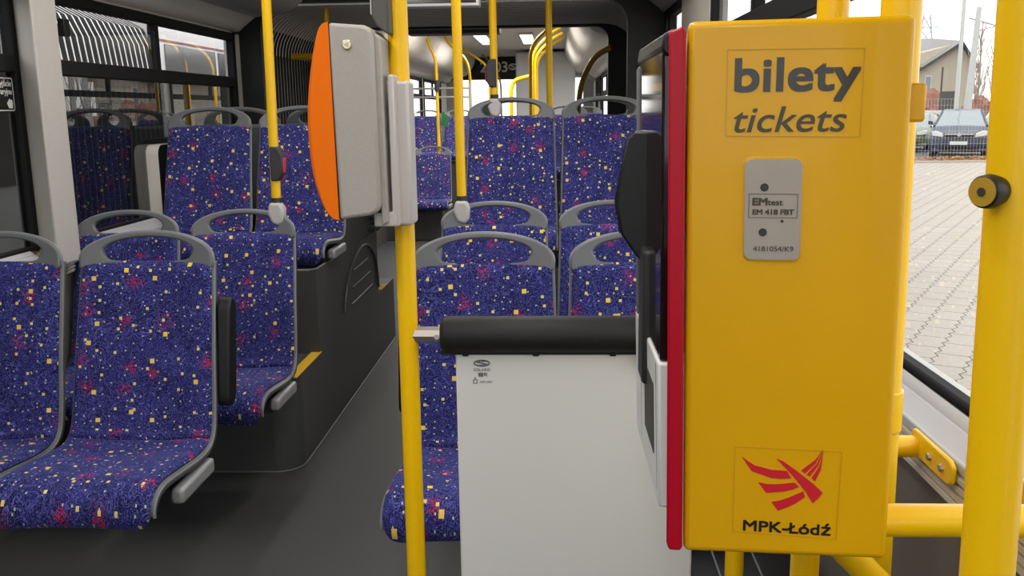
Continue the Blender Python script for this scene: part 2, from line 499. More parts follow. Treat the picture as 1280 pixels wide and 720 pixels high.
# --- ceiling with side ducts
def duct(sign, y0, y1):
    """cross-section of the ducts above the windows, mirrored about the bus centre line"""
    c = -0.635
    pts = [(-1.97, 1.88), (-1.90, 1.885), (-1.865, 1.915), (-1.80, 1.965), (-1.74, 1.975), (-1.66, 1.975), (-1.58, 2.0), (-1.51, 2.05), (-1.46, 2.13), (-1.42, 2.22), (-1.40, ZC + 0.01), (-1.97, ZC + 0.01)]
    if sign > 0: pts = [(2 * c - x, z + (0.07 if z < 2.0 and y0 < 0 else 0.04 if z < 2.1 and y0 < 0 else 0)) for x, z in pts][::-1]
    return pts
for nm, y0, y1 in (('ceiling', YF, YE - 0.06), ('ceiling', YB + 0.06, YR)):
    b = MB(); b.box(-2.0, 0.72, y0, y1, ZC, ZC + 0.05)
    struct(b.build(nm, M['ceiling'] if y0 < 0 else M['ceiling_pale']))
    for s in (-1, 1):
        b = MB(); pts = duct(s, y0, y1)
        b.prism(pts, 'y', y0, y1)
        o = b.build('trim_1' if s < 0 else 'trim_2', [M['cove'] if y0 < 0 else M['ceiling_pale'], M['cove_dark']], angle=40)
        for pg in o.data.polygons:
            cz = pg.center.z; cx = abs(pg.center.x + 0.635)
            pg.material_index = 0 if (cz < 1.95 and cx > 1.18 and y0 < 0) or y0 > 0 else 1
        struct(o)

# --- side walls: sill panel, header and pillars, openings left for the windows
def side_wall(name, sign, x_glass, segs, y0, y1, lower, pillar):
    """segs: list of (ya, yb) openings"""
    xo = x_glass + sign * 0.05
    b = MB()
    xa, xb = sorted((x_glass - sign * 0.06, xo))
    b.box(xa, xb, y0, y1, -0.02, 0.885)
    b.cur = 1
    b.box(*sorted((x_glass, xo)), y0, y1, 0.885, 0.915)
    b.box(*sorted((x_glass - sign * 0.005, xo)), y0, y1, 1.95 if sign > 0 and y0 < 0 else 1.87, ZC + 0.04)
    ys = [y0] + [t for s_ in segs for t in s_] + [y1]
    for i in range(0, len(ys), 2):
        if ys[i + 1] - ys[i] > 0.005: b.box(*sorted((x_glass - sign * 0.005, xo)), ys[i], ys[i + 1], 0.9, 1.96)
    return struct(b.build(name, [lower, pillar]))
side_wall('wall_left', -1, XL, [(-2.1, 0.75), (0.9, 3.30), (3.50, 5.58)], YF, YE, M['wall_dark'], M['beige'])
side_wall('wall_right', 1, XR, [(-2.1, 0.30), (0.48, 3.98), (4.72, 5.64)], YF, YE, M['wall_taupe'], M['beige'])
side_wall('wall_rear_left', -1, XL, [(8.0, 10.6), (10.8, 13.4), (13.6, 15.6)], YB, YR, M['wall_dark'], M['beige'])
side_wall('wall_rear_right', 1, XR, [(8.0, 10.6), (10.8, 13.4), (13.6, 15.2)], YB, YR, M['wall_dark'], M['beige'])

# windscreen end behind the viewer
b = MB()
b.box(-2.0, 0.72, YF - 0.05, YF, -0.02, 0.75); b.box(-2.0, 0.72, YF - 0.05, YF, 2.1, ZC + 0.05)
b.box(-2.0, -1.88, YF - 0.05, YF, 0.75, 2.1); b.box(0.60, 0.72, YF - 0.05, YF, 0.75, 2.1)
struct(b.build('wall_front', M['wall_dark']))
b = MB(); b.box(-1.88, 0.60, YF - 0.03, YF - 0.02, 0.75, 2.1)
struct(b.build('window_1', M['glass']))

def window(n, sign, xg, y0, y1, z0, z1, rail, mull, glass, lite=None):
    """gasketed bus window: fixed lower pane, two sliding panes above a cross rail"""
    root = struct(empty('window_%d' % n, (xg, (y0 + y1) / 2, z0)))
    def bx(mb, ya, yb, za, zb, d=0.022, off=0.0):
        mb.box(-d + off, d + off, ya - (y0 + y1) / 2, yb - (y0 + y1) / 2, za - z0, zb - z0)
    g = 0.045
    mb = MB(); bx(mb, y0, y1, z0, z0 + 0.018, 0.014); bx(mb, y0, y1, z1 - g, z1); bx(mb, y0, y0 + g, z0, z1); bx(mb, y1 - g, y1, z0, z1)
    mb.build('window_frame', M['gasket'], root, bevel=0.006)
    if rail:
        mb = MB(); bx(mb, y0 + g, y1 - g, rail[0], rail[1], 0.024); mb.build('window_rail', M['gasket'], root, bevel=0.005)
        mb = MB(); bx(mb, y0, y1, z0, rail[0] + 0.01, 0.003); mb.build('window_pane', glass, root)
        ml = mull if isinstance(mull, (list, tuple)) else [mull]
        ed = [y0 + g] + list(ml) + [y1 - g]
        for a in ml:
            mb = MB(); bx(mb, a - 0.022, a + 0.022, rail[1] - 0.01, z1 - g + 0.01, 0.02); mb.build('window_mullion', M['gasket'], root, bevel=0.004)
        for i in range(len(ed) - 1):
            mb = MB(); bx(mb, ed[i] - 0.005, ed[i + 1] + 0.005, rail[1] - 0.01, z1 - 0.01, 0.0025, 0.004 * (-1) ** i); mb.build('sliding_pane', M['glass_top'] if glass is M['glass_tint'] else glass, root)
        if lite:
            mb = MB(); mb.box(-0.05 * sign - 0.012, -0.05 * sign + 0.014, lite - (y0 + y1) / 2 - 0.022, lite - (y0 + y1) / 2 + 0.022, rail[1] + 0.085 - z0, rail[1] + 0.15 - z0)
            mb.tube([(-0.02 * sign, lite - (y0 + y1) / 2 + 0.02, rail[1] + 0.118 - z0), (-0.06 * sign, lite - (y0 + y1) / 2 + 0.03, rail[1] + 0.118 - z0)], 0.016)
            mb.build('window_catch', M['black'], root, bevel=0.003)
    else:
        mb = MB(); bx(mb, y0, y1, z0, z1, 0.003); mb.build('window_pane', glass, root)
    return root
window(2, -1, XL, -2.1, 0.75, 0.915, 1.87, (1.555, 1.615), -0.6, M['glass_tint'])
window(3, -1, XL, 0.90, 3.30, 0.915, 1.87, (1.555, 1.615), 2.1, M['glass_tint'])
window(4, -1, XL, 3.50, 5.58, 0.915, 1.87, (1.555, 1.615), 4.48, M['glass_tint'], lite=3.56)
window(5, 1, XR, -2.1, 0.30, 0.915, 1.95, (1.635, 1.71), -0.9, M['glass'])
window(6, 1, XR, 0.48, 3.98, 0.915, 1.95, (1.635, 1.71), 3.16, M['glass'])
window(7, 1, XR, 4.72, 5.64, 0.915, 1.95, (1.635, 1.71), 5.43, M['glass'])
k = 8
for xg, sg in ((XL, -1), (XR, 1)):
    for (a, c) in ((8.0, 10.6), (10.8, 13.4), (13.6, 15.6 if sg < 0 else 15.2)):
        window(k, sg, xg, a, c, 0.915, 1.87, (1.58, 1.64), (a + c) / 2, M['glass']); k += 1

# left pillar between the two windows: smooth return facing forward, textured face to the aisle
b = MB()
b.prism([(-1.800, 3.20), (-1.800, 3.37), (-1.915, 3.50), (-1.95, 3.50), (-1.95, 3.29), (-1.915, 3.29)], 'z', 0.86, 1.93)
o = b.build('trim_3', [M['beige'], M['beige_tex']], bevel=0.012, seg=3)
for pg in o.data.polygons:
    pg.material_index = 1 if pg.normal.x > 0.55 else 0
struct(o)
# right pillar between the windows
b = MB(); b.prism([(0.61, 4.03), (0.61, 4.66), (0.64, 4.72), (0.68, 4.72), (0.68, 3.98), (0.64, 3.98)], 'z', 0.86, 2.0)
struct(b.build('trim_4', M['beige'], bevel=0.01))
# raised cowling under the rear end of the left window
b = MB()
rr = 0.05
arc = [(4.28 + rr - rr * math.cos(t), 1.262 - rr + rr * math.sin(t)) for t in [math.pi / 2 * i / 6 for i in range(7)]]
b.prism([(4.28, 0.86)] + arc + [(5.62, 1.262), (5.62, 0.86)], 'x', -1.955, -1.868)
o = b.build('trim_5', [M['wall_dark'], M['beige'], M['black']], bevel=0.004)
for pg in o.data.polygons:
    pg.material_index = 2 if pg.normal.x > 0.5 else (1 if (pg.normal.y < -0.1 or pg.normal.z > 0.3) else 0)
struct(o)
# black gasket line round the cowling
b = MB(); pl = [(-1.945, 4.265, 0.90)] + [(-1.945, y - 0.015, z + 0.015) for y, z in arc] + [(-1.945, 5.6, 1.277)]
b.tube(pl, 0.014, 8); struct(b.build('trim_6', M['gasket']))

# sill ledges and ribbed aluminium rails below the windows
for i, (sg, xg) in enumerate(((-1, XL), (1, XR))):
    for (ya, yb) in (((YF + 0.01, 3.22), (3.36, 4.28)) if sg < 0 else ((YF + 0.01, 4.02), (4.67, YE - 0.05))):
        b = MB()
        b.prism([(xg - sg * 0.02, 0.88), (xg - sg * 0.02, 0.922), (xg - sg * 0.036, 0.9095), (xg - sg * 0.037, 0.9065), (xg - sg * 0.040, 0.9065), (xg - sg * 0.066, 0.886), (xg - sg * 0.074, 0.885), (xg - sg * 0.074, 0.868)], 'y', ya, yb)
        struct(b.build('trim_%d' % (7 + i), M['sill'], bevel=0.003))
        b = MB()
        prof = [(0.06, 0.868)]
        for j in range(4):
            z = 0.866 - j * 0.014
            prof += [(0.078, z), (0.078, z - 0.008), (0.070, z - 0.010), (0.070, z - 0.013)]
        prof += [(0.06, 0.81)]
        b.prism([(xg - sg * p[0], p[1]) for p in prof], 'y', ya, yb)
        struct(b.build('trim_%d' % (9 + i), M['alu']))

# rear bulkhead: black header with the fleet number, rear window, engine casing
b = MB()
b.box(-2.0, 0.72, YR, YR + 0.06, -0.02, 1.30)
b.box(-2.0, -1.75, YR, YR + 0.06, 1.30, 2.33); b.box(0.48, 0.72, YR, YR + 0.06, 1.30, 2.33)
b.box(-1.75, 0.48, YR, YR + 0.06, 1.95, 2.38)
struct(b.build('wall_rear', M['ceiling']))
b = MB(); b.box(-1.75, 0.48, YR + 0.02, YR + 0.03, 1.30, 1.95); struct(b.build('window_14', M['glass']))
b = MB(); b.box(-1.93, -0.66, YR - 0.10, YR, 1.93, 2.31)
hd = b.build('number_display', M['black'], bevel=0.01)
tag(hd, 'long black header panel with the white fleet number above the rear window', 'display')
text_mesh('fleet_number', '2403', 0.25, M['sign_white'], hd, (-1.33, YR - 0.101, 2.06), FACE_FRONT, bold=0.004)

b = MB(); s_logo(b, (-0.745, 2.145), 0.085, 0.058, YR - 0.106, YR - 0.10)
b.build('emblem', M['sign_white'], hd)

# --- articulation: black end frames and corrugated bellows
def ring(y0, y1, xi0, xi1, zt, rc, zo=2.36):
    inner = [(xi0, 0.0)] + [(xi0 + rc - rc * math.cos(t), zt - rc + rc * math.sin(t)) for t in [math.pi / 2 * i / 6 for i in range(7)]]
    inner += [(xi1 - rc + rc * math.sin(t), zt - rc + rc * math.cos(t)) for t in [math.pi / 2 * i / 6 for i in range(7)]] + [(xi1, 0.0)]
    poly = [(-2.0, 0.0), (-2.0, zo), (0.72, zo), (0.72, 0.0)] + inner[::-1]
    b = MB(); b.prism(poly, 'y', y0, y1)
    return b
o = ring(YE, YE + 0.09, -1.79, 0.43, 2.055, 0.16).build('trim_11', M['ring']); struct(o)
o = ring(YB - 0.09, YB, -1.68, 0.405, 2.028, 0.10).build('trim_12', M['ring']); struct(o)
def bell_profile(off):
    x0, x1, zt, rc = -1.90 - off, 0.63 + off, 2.045 + off, 0.26
    p = [(x0, 0.0), (x0, 0.8), (x0, 1.50), (x0, zt - rc)]
    p += [(x0 + rc - rc * math.cos(t), zt - rc + rc * math.sin(t)) for t in [math.pi / 2 * i / 8 for i in range(1, 9)]]
    p += [(-1.2, zt), (-0.635, zt), (-0.07, zt)]
    p += [(x1 - rc + rc * math.sin(t), zt - rc + rc * math.cos(t)) for t in [math.pi / 2 * i / 8 for i in range(0, 9)]]
    p += [(x1, 1.50), (x1, 0.8), (x1, 0.0)]
    return p
rows = []; NF = 22
for i in range(NF * 4 + 1):
    ph = i % 4
    t = (i // 4 + (0, 0.3, 0.45, 0.85)[ph]) / NF
    off = (0.0, 0.0, 0.05, 0.05)[ph]
    rows.append([(x, YE + 0.09 + t * (YB - YE - 0.18), z) for x, z in bell_profile(off)])
b = MB(); b.grid(rows)
o = b.build('bellows', [M['bellows'], M['bellows_light'], M['bellows_top'], M['bellows_dark'], M['bellows_mid']], angle=60)
NP = len(bell_profile(0)) - 1
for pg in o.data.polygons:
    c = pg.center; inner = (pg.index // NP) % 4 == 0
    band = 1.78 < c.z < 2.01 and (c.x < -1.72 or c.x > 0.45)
    pg.material_index = (1 if band else (2 if c.z > 1.95 else 0)) if inner else (3 if not c.z > 1.97 else 4)  # roof faces get the colours with the extra brightness painted in
tag(o, 'grey corrugated concertina bellows joining the two halves of the bus', 'bellows')

# --- podiums carrying the raised seats
def podium(name, xw, xa, sgn):
    """xw wall side, xa aisle side; sgn = direction from wall to aisle"""
    b = MB()
    r = 0.10
    def plan(y0, y1, r0):
        arc = [(xa - sgn * (r0 - r0 * math.sin(t)), y0 + r0 - r0 * math.cos(t)) for t in [math.pi / 2 * i / 8 for i in range(9)]]
        return [(xw, y0)] + arc + [(xa, y1), (xw, y1)]
    b.prism(plan(3.40, 3.4995, r), 'z', 0.0, 0.38)
    b.prism([(3.50, 0), (3.50, 0.38), (3.80, 0.38), (3.80, 0.745), (5.14, 0.745), (5.14, 0.38), (5.62, 0.38), (5.62, 0)], 'x', *sorted((xw, xa)))
    return struct(b.build(name, M['podium'], angle=30))
podium('trim_13', -1.93, -1.02, 1)
podium('trim_14', 0.66, -0.43, -1)
for i, (xa, s) in enumerate(((-1.02, -1), (-0.43, 1))):
    b = MB(); b.prism([(4.25, 0.74), (4.22, 0.80), (4.25, 1.02), (4.30, 1.05), (5.10, 1.05), (5.14, 0.99), (5.14, 0.74)], 'x', *sorted((xa + s * 0.004, xa + s * 0.035)))
    struct(b.build('trim_%d' % (15 + i), M['podium'], bevel=0.006))
# weld line along the foot of the left podium
b = MB()
pts = [(-1.93, 3.398, 0.003), (-1.13, 3.398, 0.003)] + [(-1.12 + 0.102 * math.sin(t), 3.50 - 0.102 * math.cos(t), 0.003) for t in [math.pi / 2 * i / 8 for i in range(9)]] + [(-1.018, 5.62, 0.003)]
b.tube(pts, 0.004, 8); struct(b.build('trim_17', M['weld']))
# wheel-arch relief moulded into the left podium side: arch rib and three slats
b = MB()
b.tube([(-1.018, 4.28 + 0.42 - 0.42 * math.cos(t), 0.42 + 0.29 * math.sin(t) * (1 - 0.12 * math.cos(t))) for t in [math.pi * i / 24 for i in range(1, 25)]], 0.008, 8)
for j, z in enumerate((0.46, 0.54, 0.62)):
    b.tube([(-1.019, 4.44 + 0.03 * j, z), (-1.019, 4.96 - 0.05 * j, z + 0.004)], 0.005, 8)
struct(b.build('trim_18', M['podium']))
b = MB(); b.tube([(-1.90, 3.803, 0.745), (-1.05, 3.803, 0.745), (-1.027, 3.83, 0.745), (-1.022, 4.22, 0.745), (-1.022, 4.215, 0.80), (-1.022, 4.245, 1.02), (-1.022, 4.30, 1.05), (-1.022, 5.10, 1.05)], 0.005, 8)
struct(b.build('trim_22', M['frame_light']))
# yellow warning strips on the podium steps
for i, (loc, lab) in enumerate((((-1.04, 3.62, 0.381), 'yellow warning strip on the step edge beside the second row left seats'),
                                ((-1.04, 5.42, 0.381), 'short yellow warning strip on the step edge near the bellows'))):
    b = MB(); L_ = 0.40 if i == 0 else 0.19
    b.box(-0.02, 0.024, -L_ / 2, L_ / 2, 0, 0.006)
    o = b.build('step_edge_strip', M['yellow_strip'], bevel=0.002)
    o.location = loc if i == 0 else (-1.04, 5.30, 0.381)
    tag(o, lab, 'edge strip', 'yellow step edge strips')

# ================================================================== SEATS
def catmull(P, n=8):
    P = [Vector(p) for p in P]
    Q = [P[0] * 2 - P[1]] + P + [P[-1] * 2 - P[-2]]
    out = []
    for i in range(1, len(Q) - 2):
        for k in range(n):
            t = k / n
            a, b_, c, d = Q[i - 1], Q[i], Q[i + 1], Q[i + 2]
            out.append(0.5 * ((2 * b_) + (c - a) * t + (2 * a - 5 * b_ + 4 * c - d) * t * t + (3 * b_ - a - 3 * c + d) * t ** 3))
    out.append(P[-1]); return out

# side profile of a seat in (y, z): y grows towards the back, origin on the floor under the bend
PROFILE = catmull([(-0.405, 0.398), (-0.425, 0.428), (-0.410, 0.458), (-0.36, 0.472), (-0.26, 0.464), (-0.14, 0.452), (-0.06, 0.456),
                   (-0.010, 0.488), (0.018, 0.56), (0.052, 0.70), (0.092, 0.84), (0.128, 0.972)], 7)
ARC = [0.0]
for i in range(1, len(PROFILE)): ARC.append(ARC[-1] + (PROFILE[i] - PROFILE[i - 1]).length)
STOT = ARC[-1]
I_BEND = min(range(len(PROFILE)), key=lambda i: (PROFILE[i] - Vector((-0.035, 0.468))).length)

def prof_normal(i):
    a = PROFILE[max(i - 1, 0)]; c = PROFILE[min(i + 1, len(PROFILE) - 1)]
    d = (c - a).normalized()
    return Vector((-d.y, d.x))          # towards the sitter

def strip(i0, i1, hw0, base, puff, rc0, rc1, nu=28):
    """grid over the profile between two indices; returns rows and uv"""
    rows = []; uv = []
    s0, s1 = ARC[i0], ARC[i1]
    for i in range(i0, i1 + 1):
        s = ARC[i]; hw = hw0 * (1.0 - 0.07 * max(0.0, (s - ARC[I_BEND]) / (STOT - ARC[I_BEND]))); w = hw
        if rc0 and s - s0 < rc0: w = hw - rc0 * (1 - math.sqrt(max(0, 1 - (1 - (s - s0) / rc0) ** 2)))
        if rc1 and s1 - s < rc1: w = min(w, hw - rc1 * (1 - math.sqrt(max(0, 1 - (1 - (s1 - s) / rc1) ** 2))))
        n = prof_normal(i); p = PROFILE[i]
        e = min((s - s0), (s1 - s)) / 0.02
        es = math.sqrt(max(0.0, 1 - (1 - min(1, e)) ** 2))
        row = []
        for k in range(nu + 1):
            u = -1 + 2 * k / nu
            u = math.copysign(1 - (1 - abs(u)) ** 1.25, u)
            x = u * w
            dish = 0.016 * abs(x / 0.21) ** 2.5
            hgt = base + dish + puff * es * (1 - abs(u) ** 10) ** 0.5
            q = p + n * hgt
            row.append((x, q.x, q.y)); uv.append((x, s))
        rows.append(row)
    return rows, uv

def polar(poly, c, th):
    d = Vector((math.cos(th), math.sin(th))); best = 0
    for i in range(len(poly)):
        a = Vector(poly[i]) - Vector(c); b_ = Vector(poly[(i + 1) % len(poly)]) - Vector(c)
        e = b_ - a; den = d.x * e.y - d.y * e.x
        if abs(den) < 1e-9: continue
        t = (a.x * e.y - a.y * e.x) / den; s_ = (a.x * d.y - a.y * d.x) / den
        if t > 0 and -1e-6 <= s_ <= 1 + 1e-6: best = max(best, t)
    return (c[0] + d.x * best, c[1] + d.y * best)

def make_seat():
    root = empty('bus_seat', (0, 0, 0))
    n = len(PROFILE) - 1
    # plastic shell
    rows, uv = strip(0, n, 0.212, 0.0, 0.0, 0.07, 0.0)
    b = MB(); b.grid(rows); b.build('seat_shell', M['frame'], root, solid=0.022, angle=50)
    # light edge trim: lip running round the shell
    # grab handle in the plane of the back
    P = PROFILE[-1]; d = (PROFILE[-1] - PROFILE[-3]).normalized(); nr = prof_normal(n)
    outer = [(-0.199, -0.03), (0.199, -0.03), (0.199, 0.004)]
    outer += [(0.199 * math.cos(t), 0.004 + 0.083 * math.sin(t)) for t in [math.pi * i / 30 for i in range(1, 30)]] + [(-0.199, 0.004)]
    inner = [(-0.122, 0.003), (-0.06, -0.004), (0, -0.006), (0.06, -0.004), (0.122, 0.003)]
    inner += [(0.138 * math.cos(t), 0.020 + 0.051 * math.sin(t) ** 0.85) for t in [math.pi * i / 24 for i in range(1, 24)]]
    c = (0, 0.032); NN = 96
    ths = [2 * math.pi * i / NN for i in range(NN)]
    oc = math.atan2(-0.062, 0.212)
    O = [polar(outer, c, t) for t in ths]; I = [polar(inner, c, t) for t in ths]
    def place(q, off):
        bow = 0.022 * abs(q[0] / 0.21) ** 2.5
        w = P + d * q[1] + nr * (off + bow)
        return (q[0], w.x, w.y)
    b = MB(); vs = []
    for loop, offs in ((O, (-0.012, 0.009)), (I, (-0.012, 0.009))):
        for of in offs: vs += [place(q, of) for q in loop]
    f = []
    for i in range(NN):
        j = (i + 1) % NN
        f.append((NN + i, NN + j, 3 * NN + j, 3 * NN + i))        # front
        f.append((i, 2 * NN + i, 2 * NN + j, j))                  # back
        f.append((i, j, NN + j, NN + i))                          # outer rim
        f.append((2 * NN + i, 3 * NN + i, 3 * NN + j, 2 * NN + j))
    b.add(vs, f); b.build('grab_handle', M['frame'], root, bevel=0.005, seg=2, angle=45)
    # cushions
    for nm, i0, i1, r0, r1 in (('seat_cushion', 0, I_BEND, 0.06, 0.0), ('backrest_cushion', I_BEND, n, 0.0, 0.022)):
        rows, uv = strip(i0, i1, 0.2085, 0.004, 0.020, r0, r1)
        b = MB(); b.grid(rows); b.uv = uv
        b.build(nm, M['fabric'], root, angle=70)
    # edge trim: one pale lip running up one side, over the handle arch and down the other side
    def side(sx):
        out = []
        for i in range(6, n):
            q = PROFILE[i] + prof_normal(i) * 0.006
            tp = 1.0 - 0.07 * max(0.0, (ARC[i] - ARC[I_BEND]) / (STOT - ARC[I_BEND]))
            out.append((sx * 0.2115 * tp, q.x, q.y))
        return out
    arch = [place((0.199 * math.cos(t), 0.004 + 0.083 * math.sin(t)), 0.0) for t in [math.pi * i / 30 for i in range(31)]]
    b = MB(); b.tube(side(1) + arch + side(-1)[::-1], 0.0048, 10); b.build('edge_trim', M['edge'], root)
    # carrier rail under the pan with its pale end cap
    b = MB(); b.box(-0.205, 0.19, -0.27, -0.13, 0.375, 0.425); b.box(-0.205, 0.18, -0.13, -0.01, 0.385, 0.42)
    b.build('carrier_rail', M['frame_dark'], root, bevel=0.006)
    b = MB(); b.box(0.19, 0.226, -0.29, -0.06, 0.392, 0.436); b.build('rail_end_cap', M['frame_light'], root, bevel=0.01)
    return root

def add_armrest(seat, sx=1):
    b = MB()
    prof = fillet([(0.150, 0.84), (0.115, 0.872), (0.085, 0.845), (0.04, 0.60), (0.035, 0.555), (0.075, 0.545), (0.10, 0.58)], 0.02, 4)
    b.prism([(p.x, p.y) for p in [Vector((q.x, q.y)) for q in [Vector((w[0], w[1], 0)) for w in prof]]], 'x', sx * 0.207, sx * 0.246)
    b.build('armrest', M['black'], seat, bevel=0.012, seg=3)

proto = make_seat()
used = [False]
def seat(x, y, z, label, group, face=0.0, arm=0):
    o = proto if not used[0] else copy_tree(proto)
    used[0] = True
    o.location = (x, y, z); o.rotation_euler = (0, 0, face)
    tag(o, label, 'seat', group)
    return o
G = 'patterned bus seats'
s_l1b = None
specs = [
    (-1.201, 2.50, 0.006, 'nearest left aisle seat, blue confetti fabric, with a folded black armrest', 'R'),
    (-1.656, 2.50, 0.006, 'nearest left seat by the window, cut off by the photo edge', None),
    (-1.200, 3.34, -0.02, 'second row left aisle seat clamped to a yellow pole, in front of the dark step', None),
    (-1.652, 3.34, -0.02, 'second row left window seat, mostly hidden behind the front aisle seat', None),
    (-1.640, 4.24, 0.375, 'raised left window seat beside the beige window cowling', None),
    (-1.197, 4.24, 0.375, 'raised left aisle seat partly hidden by the orange ticket validator', None),
    (-0.207, 2.46, 0.00, 'nearest right aisle seat behind the white partition and black padded bar', 'L'),
    (0.238, 2.46, 0.00, 'nearest right window seat showing between padded bar and black card reader', None),
    (-0.236, 3.36, 0.00, 'second row right aisle seat clamped to a yellow pole, above the padded bar', None),
    (0.213, 3.36, 0.00, 'second row right window seat, just its handle and upper back showing', None),
    (-0.209, 4.24, 0.40, 'raised right aisle seat with the pole clamp on its grey handle', None),
    (0.232, 4.24, 0.40, 'raised right window seat next to the black bellows frame', None),
]
seats = []
for x, y, z, lab, arm in specs:
    seats.append((seat(x, y, z, lab, G), arm))
back = [
    (-1.640, 4.93, 0.375, 'backward facing seat behind the raised left window seat, only its handle showing'),
    (-1.197, 4.93, 0.375, 'backward facing seat behind the raised left aisle seat, beside the validator'),
    (-0.209, 4.93, 0.40, 'backward facing seat whose handle arches behind the raised right aisle seat'),
    (0.232, 4.93, 0.40, 'backward facing seat whose handle arches behind the raised right window seat'),
]
for x, y, z, lab in back: seat(x, y, z, lab, 'backward facing seats', math.pi)
far = [
    (-1.385, 10.30, -0.045, 'distant dark blue seat past the bellows, between validator bracket and yellow pole'),
    (-1.83 + 0.03, 12.9, 0.36, 'far rear seat at the window, left of the far yellow handrail'),
    (-1.35, 12.9, 0.36, 'far rear seat just left of the thick yellow pole'),
    (0.10, 9.0, 0.38, 'distant seat past the bellows, seen between the two raised right seats'),
    (0.50 - 0.10, 12.3, 0.38, 'distant right seat past the bellows near the curved ochre handrail'),
]
for x, y, z, lab in far: seat(x, y, z, lab, 'seats in the rear half')
for o, arm in seats:
    if arm: add_armrest(o, 1 if arm == 'R' else -1)
b = MB(); b.box(0.42, 0.61, 2.22, 2.32, 0.38, 0.42); struct(b.build('trim_23', M['frame_dark'], bevel=0.005))
# blocks that carry the far seats
b = MB(); b.box(-1.93, -1.1, 12.6, 13.6, 0, 0.72); struct(b.build('trim_19', M['podium'], bevel=0.01))
b = MB(); b.box(-1.93, -1.25, 10.02, 10.36, 0, 0.33); struct(b.build('trim_21', M['podium'], bevel=0.01))
b = MB(); b.box(-0.15, 0.66, 8.7, 12.9, 0, 0.74); struct(b.build('trim_20', M['podium'], bevel=0.01))

# ================================================================== POLES AND RAILS
def pole(name, pts, r, label, group=None, m=None, bend=0.0):
    root = empty(name, pts[0], 0, label, 'pole', group)
    o0 = Vector(pts[0])
    b = MB(); P = [Vector(p) - o0 for p in pts]
    if bend: P = fillet(P, bend, 8)
    b.tube(P, r, 24); b.build('pole_tube', m or M['yellow'], root)
    return root

# pole carrying the validator, the padded bar and the white partition
p = pole('handrail_pole', [(-0.278, 1.66, 0.0), (-0.276, 1.66, ZC)], 0.0182, 'thick yellow floor to ceiling pole holding the orange validator')
b = MB(); b.tube([(0, 0, 0), (0, 0, 0.012)], 0.04, 24); b.build('floor_flange', M['yellow'], p)

def clamp_pole(x, y, zc, x1, lab, button=None, ang=0.0, grp='poles clamped to seat handles'):
    root = empty('handrail_pole', (x, y, zc), 0, lab, 'pole', grp)
    b = MB(); b.tube([(0, 0, 0.035), (x1 - x, 0, ZC - zc)], 0.018, 24); b.build('pole_tube', M['yellow'], root)
    b = MB()
    b.prism([(-0.022, 0.03), (0.018, 0.03), (0.032, 0.005), (0.028, -0.04), (0.012, -0.058), (-0.016, -0.05), (-0.032, -0.01)], 'y', -0.026, 0.026)
    b.build('seat_clamp', M['light_plastic'], root, bevel=0.01, seg=3)
    b = MB(); b.tube([(0, 0, 0.028), (0, 0, 0.048)], 0.0195, 20); b.build('collar', M['frame_dark'], root)
    if button:
        zb, sx = button
        b = MB()
        prof = [(sx * -0.012, -0.065), (sx * 0.018, -0.065), (sx * 0.036, -0.035), (sx * 0.038, 0.03), (sx * 0.022, 0.065), (sx * -0.012, 0.065)]
        b.prism([(q[0] + (x1 - x) * (zb - zc) / (ZC - zc), q[1] + zb - zc) for q in prof], 'y', -0.024, 0.024)
        bt = b.build('stop_button_housing', M['frame_dark'], root, bevel=0.006)
        b = MB(); b.prism([(q[0], q[1] + zb - zc) for q in [(sx * 0.026, -0.045), (sx * 0.041, -0.035), (sx * 0.043, 0.02), (sx * 0.03, 0.03)]], 'y', -0.016, 0.016)
        b.build('stop_button', M['red_button'], bt, bevel=0.003)
    return root
clamp_pole(-1.072, 3.48, 1.035, -1.058, 'yellow pole with a red stop button, clamped to the left second row seat', (1.212, 1))
clamp_pole(-0.360, 3.49, 1.035, -0.367, 'yellow pole clamped to the right second row aisle seat handle')
clamp_pole(-0.288, 4.40, 1.425, -0.294, 'yellow pole with a grey button box, clamped to the raised right aisle seat', (1.57, -1))
pole('handrail_pole', [(-0.030, 5.05, 1.05), (-0.040, 5.05, ZC)], 0.018, 'slim yellow pole rising behind the raised right aisle seat', 'poles by the bellows')
pole('handrail_pole', [(-1.455, 6.0, 0.4), (-1.455, 6.0, 2.08)], 0.018, 'short yellow pole end showing above the orange validator', 'poles by the bellows')
b = pole('grab_bar', [(-1.90, 6.75, 1.80), (-1.62, 6.75, 1.80), (-1.55, 6.75, 1.70), (-1.55, 6.75, 1.2)], 0.022, 'stubby yellow grab bar on the left bellows wall', 'rails in the rear half', bend=0.08)
# rear-half rails
RG = 'rails in the rear half'
pole('handrail', [(-1.44, 10.49, 2.31), (-1.42, 10.49, 2.16), (-1.335, 10.49, 1.98), (-1.315, 10.49, 0.0)], 0.018, 'bent yellow rail rising from the distant blue seat', RG, bend=0.12)
pole('handrail', [(-1.36, 11.6, 2.3), (-1.30, 11.6, 2.2), (-1.10, 11.6, 2.02), (-1.06, 11.6, 1.85), (-1.04, 11.6, 0.0)], 0.018, 'bent yellow rail just left of the thick central pole', RG, bend=0.15)
pole('handrail', [(-1.35, 13.8, 2.3), (-1.02, 13.8, 2.06), (-0.97, 13.8, 1.90), (-0.96, 13.8, 0.0)], 0.017, 'far yellow rail with a dark button, right of the central pole', RG, bend=0.2)
pole('handrail', [(-1.2, 15.4, 2.3), (-0.98, 15.4, 2.08), (-0.90, 15.4, 1.85), (-0.89, 15.4, 0.0)], 0.015, 'farthest ochre rail in front of the rear window', RG, m=M['pole_dark'], bend=0.2)
